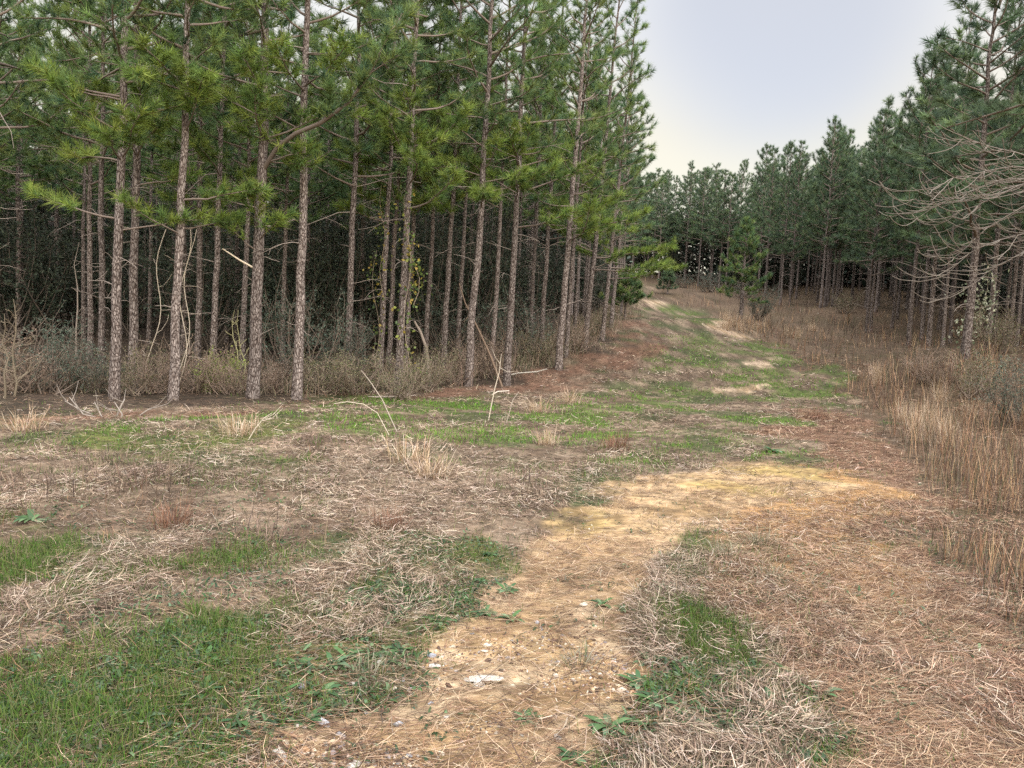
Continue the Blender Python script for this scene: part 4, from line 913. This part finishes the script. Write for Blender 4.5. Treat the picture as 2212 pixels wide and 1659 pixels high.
for q_ in [(1675, 1543), (1314, 1573), (1434, 1269), (67, 1126), (1671, 977), (1140, 1556), (1047, 1329), (1104, 1339), (937, 1273), (820, 1266), (864, 1406), (1300, 1306), (1350, 1319), (1037, 1256), (1097, 1279), (1708, 1459), (1771, 1503),
           (447, 1426), (650, 1439), (360, 1623), (693, 1499), (413, 1143), (950, 1345), (905, 1300), (860, 1330), (790, 1380), (835, 1345), (560, 1530), (520, 1560), (480, 1600), (610, 1500), (720, 1440), (1000, 1300), (1380, 1480), (1420, 1520), (1350, 1600), (1480, 1560), (1560, 1600), (1400, 1430), (1600, 1350), (1240, 1640), (1060, 1200), (960, 1210), (770, 1300), (700, 1330), (660, 1560), (750, 1420), (430, 1500), (300, 1560)]:
    lb, s_ = RL.get(q_, ('green broad leaved rosette weed growing among short dry grass', random.uniform(.7, 1.15)))
    o = link('weed_rosette', ROS[random.randrange(5)], None, gpt(*q_)); o.scale = (s_, s_, s_); o.rotation_euler = (0, 0, random.random() * 6.28); tag(o, lb, 'weed', GW)
def bunch(seed, nb, L, cols, wd=.005, spread=.09, lo=.7):
    global rng
    rng = np.random.default_rng(seed); P_ = np.c_[rng.normal(0, spread, (nb, 2)), np.full(nb, -.02)]; az = np.arctan2(P_[:, 1], P_[:, 0]) + rng.normal(0, .8, nb)
    return mesh_np('grass_bunch', *blades(P_, az, rng.uniform(lo, 1.5, nb), L * rng.uniform(.4, 1.1, nb), rng.uniform(.6, 1.2, nb) * wd, rng.normal(.25, .25, nb), pal(cols, nb, .2), seg=3), M_DRY)
RD = [(.15, .075, .045), (.21, .11, .07), (.08, .042, .03)]; TN = [(.38, .275, .18), (.28, .19, .12), (.46, .36, .27)]; DK = [(.09, .062, .048), (.14, .095, .072), (.05, .036, .03), (.19, .135, .10)]; GY = [(.12, .115, .07), (.08, .09, .045), (.22, .19, .14)]
BUN = {'red': [bunch(600 + k, 220, .34, RD) for k in range(2)], 'tan': [bunch(610 + k, 130, .40, TN, .007) for k in range(2)], 'dark': [bunch(620 + k, 320, .22, DK, .005, .22, .1) for k in range(3)], 'grey': [bunch(630 + k, 160, .14, GY, .004, .04, .3) for k in range(2)]}
GB = 'bunches of dry grass in the clearing'
for kind, u_, v_, s_, lb in [('red', 1328, 972, 1.0, 'dark red bunch of grass standing alone below the green strip'), ('tan', 517, 940, 1.1, 'tall tan bunch of grass below the thickest trunk'), ('tan', 52, 930, 1.0, 'tan bunch of grass by the left frame under the bushes'),
        ('tan', 885, 1000, 1.1, 'spread tan bunch with stiff leaning stems in mid clearing'), ('tan', 930, 1030, 1.0, 'tan bunch with upright pale stems just below another'), ('red', 370, 1140, .8, 'brown bunch with a bent stem in green grass at left'),
        ('red', 845, 1145, .75, 'reddish brown bunch above the dark weeds, mid clearing'), ('dark', 533, 1175, 1.2, 'dark brown tangle of dead weeds above green patches'), ('dark', 1140, 1060, 1.1, 'dark tangle of dead weeds left of the sandy track'),
        ('dark', 330, 1040, 1.5, 'wide dark tangle of dead weeds in the left clearing'), ('dark', 225, 1000, 1.0, 'dark bramble clump with few leaves at left'), ('dark', 100, 1060, 1.4, 'dark tangle of weeds near the left frame'), ('red', 1760, 905, .9, 'low reddish bunch at the right end of the green grass'),
        ('tan', 1180, 960, .8, 'thin tan bunch right of centre in the clearing'), ('grey', 1641, 1178, 1.3, 'grey green grass tuft on the right wheel track'), ('grey', 1568, 1210, 1.5, 'wide grey green tuft between the wheel tracks'), ('grey', 1671, 1256, 1.2, 'dark grassy tuft with a thin dead stem, right track'),
        ('grey', 1250, 1440, 1.0, 'small grass tuft at the left edge of weedy strip'), ('grey', 790, 1470, 1.2, 'green grass tuft beside pebbles at lower left'), ('dark', 690, 960, .9, 'dark weed tangle in the green strip'), ('dark', 1000, 950, .8, 'brown weed tangle below the green strip, centre'),
        ('tan', 1230, 870, 1.2, 'pale dead bunch of grass in the upper green strip'), ('tan', 1160, 890, 1.1, 'pale dead bunch at the left of the upper green strip'), ('dark', 1440, 905, .8, 'brown tangle above the end of the sandy track')]:
    o = link('grass_bunch', BUN[kind][random.randrange(len(BUN[kind]))], None, gpt(u_, v_)); o.scale = (s_,) * 3; o.rotation_euler = (0, 0, random.random() * 6.28); tag(o, lb, 'grass bunch', GB)
# tall pale plumes in the verge
for k_ in range(26):
    u_, v_ = random.choice([(random.uniform(1930, 2060), random.uniform(890, 985)), (random.uniform(1680, 1760), random.uniform(715, 760)), (random.uniform(1800, 2200), random.uniform(800, 960)), (random.uniform(1560, 1640), random.uniform(690, 715))])
    o = link('broomsedge', BUN['tan'][k_ % 2], None, gpt(u_, v_)); s_ = random.uniform(1.0, 1.5); o.scale = (s_ * .7, s_ * .7, s_ * 1.35); o.rotation_euler = (0, 0, random.random() * 6.28)
    tag(o, 'tall tan broomsedge clump rising above the brown verge', 'broomsedge', 'broomsedge clumps in the right verge')
STC = [(.42, .39, .35), (.31, .31, .33), (.46, .41, .33), (.22, .225, .25)]
STN = []
for k_ in range(6):
    bv, bf = blob(700 + k_, 2, .55); STN.append(mesh_np('stone', bv, bf, None, np.tile(np.array(STC[k_ % 4]), (len(bv), 1)), M_STONE))
SL = {(700, 1563): 'biggest grey white stone at lower left of the gravel', (650, 1570): 'bluish grey stone just left of the biggest one', (605, 1632): 'pale rounded stone at the bottom edge of the gravel', (937, 1441): 'white angular stone at the top of the gravel, lowest of three',
      (934, 1418): 'white stone between two others at the top of the gravel', (1044, 1470): 'long flat pale slab lying across the gravel', (860, 1566): 'square grey stone in the open gravel', (1608, 1324): 'lone pale stone beside the right wheel track', (651, 1482): 'grey stone half hidden by leafy weeds'}
for u_, v_, w_ in [(937, 1441, 26), (934, 1418, 20), (974, 1306, 16), (990, 1331, 12), (1054, 1396, 22), (1046, 1408, 16), (977, 1399, 15), (820, 1431, 14), (760, 1479, 22), (860, 1566, 26), (884, 1491, 17), (947, 1491, 15), (954, 1629, 18), (884, 1633, 15), (1114, 1326, 13),
                   (1260, 1308, 17), (1044, 1470, 50), (1035, 1480, 22), (965, 1549, 14), (1204, 1593, 20), (700, 1563, 34), (650, 1570, 26), (605, 1632, 34), (651, 1482, 25), (730, 1586, 16), (1608, 1324, 16), (1636, 1238, 12), (870, 1470, 14), (850, 1490, 14), (1160, 1345, 12), (1020, 1370, 10), (1200, 1460, 14), (1180, 1480, 10), (930, 1520, 12), (790, 1540, 12), (765, 1655, 30)]:
    p = gpt(u_, v_); s_ = w_ / F2 * p[1] * .62; o = link('stone', STN[random.randrange(6)], None, p + [0, 0, s_ * .12]); o.scale = (s_ * (1.5 if w_ == 50 else 1), s_, s_ * (.4 if w_ == 50 else .95)); o.rotation_euler = (random.gauss(0, .15), random.gauss(0, .15), 0 if w_ == 50 else random.random() * 6.28)
    tag(o, SL.get((u_, v_), 'small pale stone lying in the sandy gravel of the track'), 'stone', 'stones on the track')
# dark straws and twigs lying on the sand
P, u, v, d = scatter(9000, lo=1000, hi=1800, du=60)
s = rng.random(len(P)) < zone('sand', u, v) * .35 + zone('sandr', u, v) * .25; P, d = P[s], d[s]; n = len(P); P[:, 2] += .012
stuff('twig_litter', *blades(P, rng.normal(.2, .6, n), rng.normal(.03, .06, n), rng.uniform(.12, .35, n), rng.uniform(.003, .006, n), rng.normal(0, .08, n), pal([(.08, .05, .035), (.13, .08, .05), (.05, .034, .026)], n), seg=3), M_STRAW)
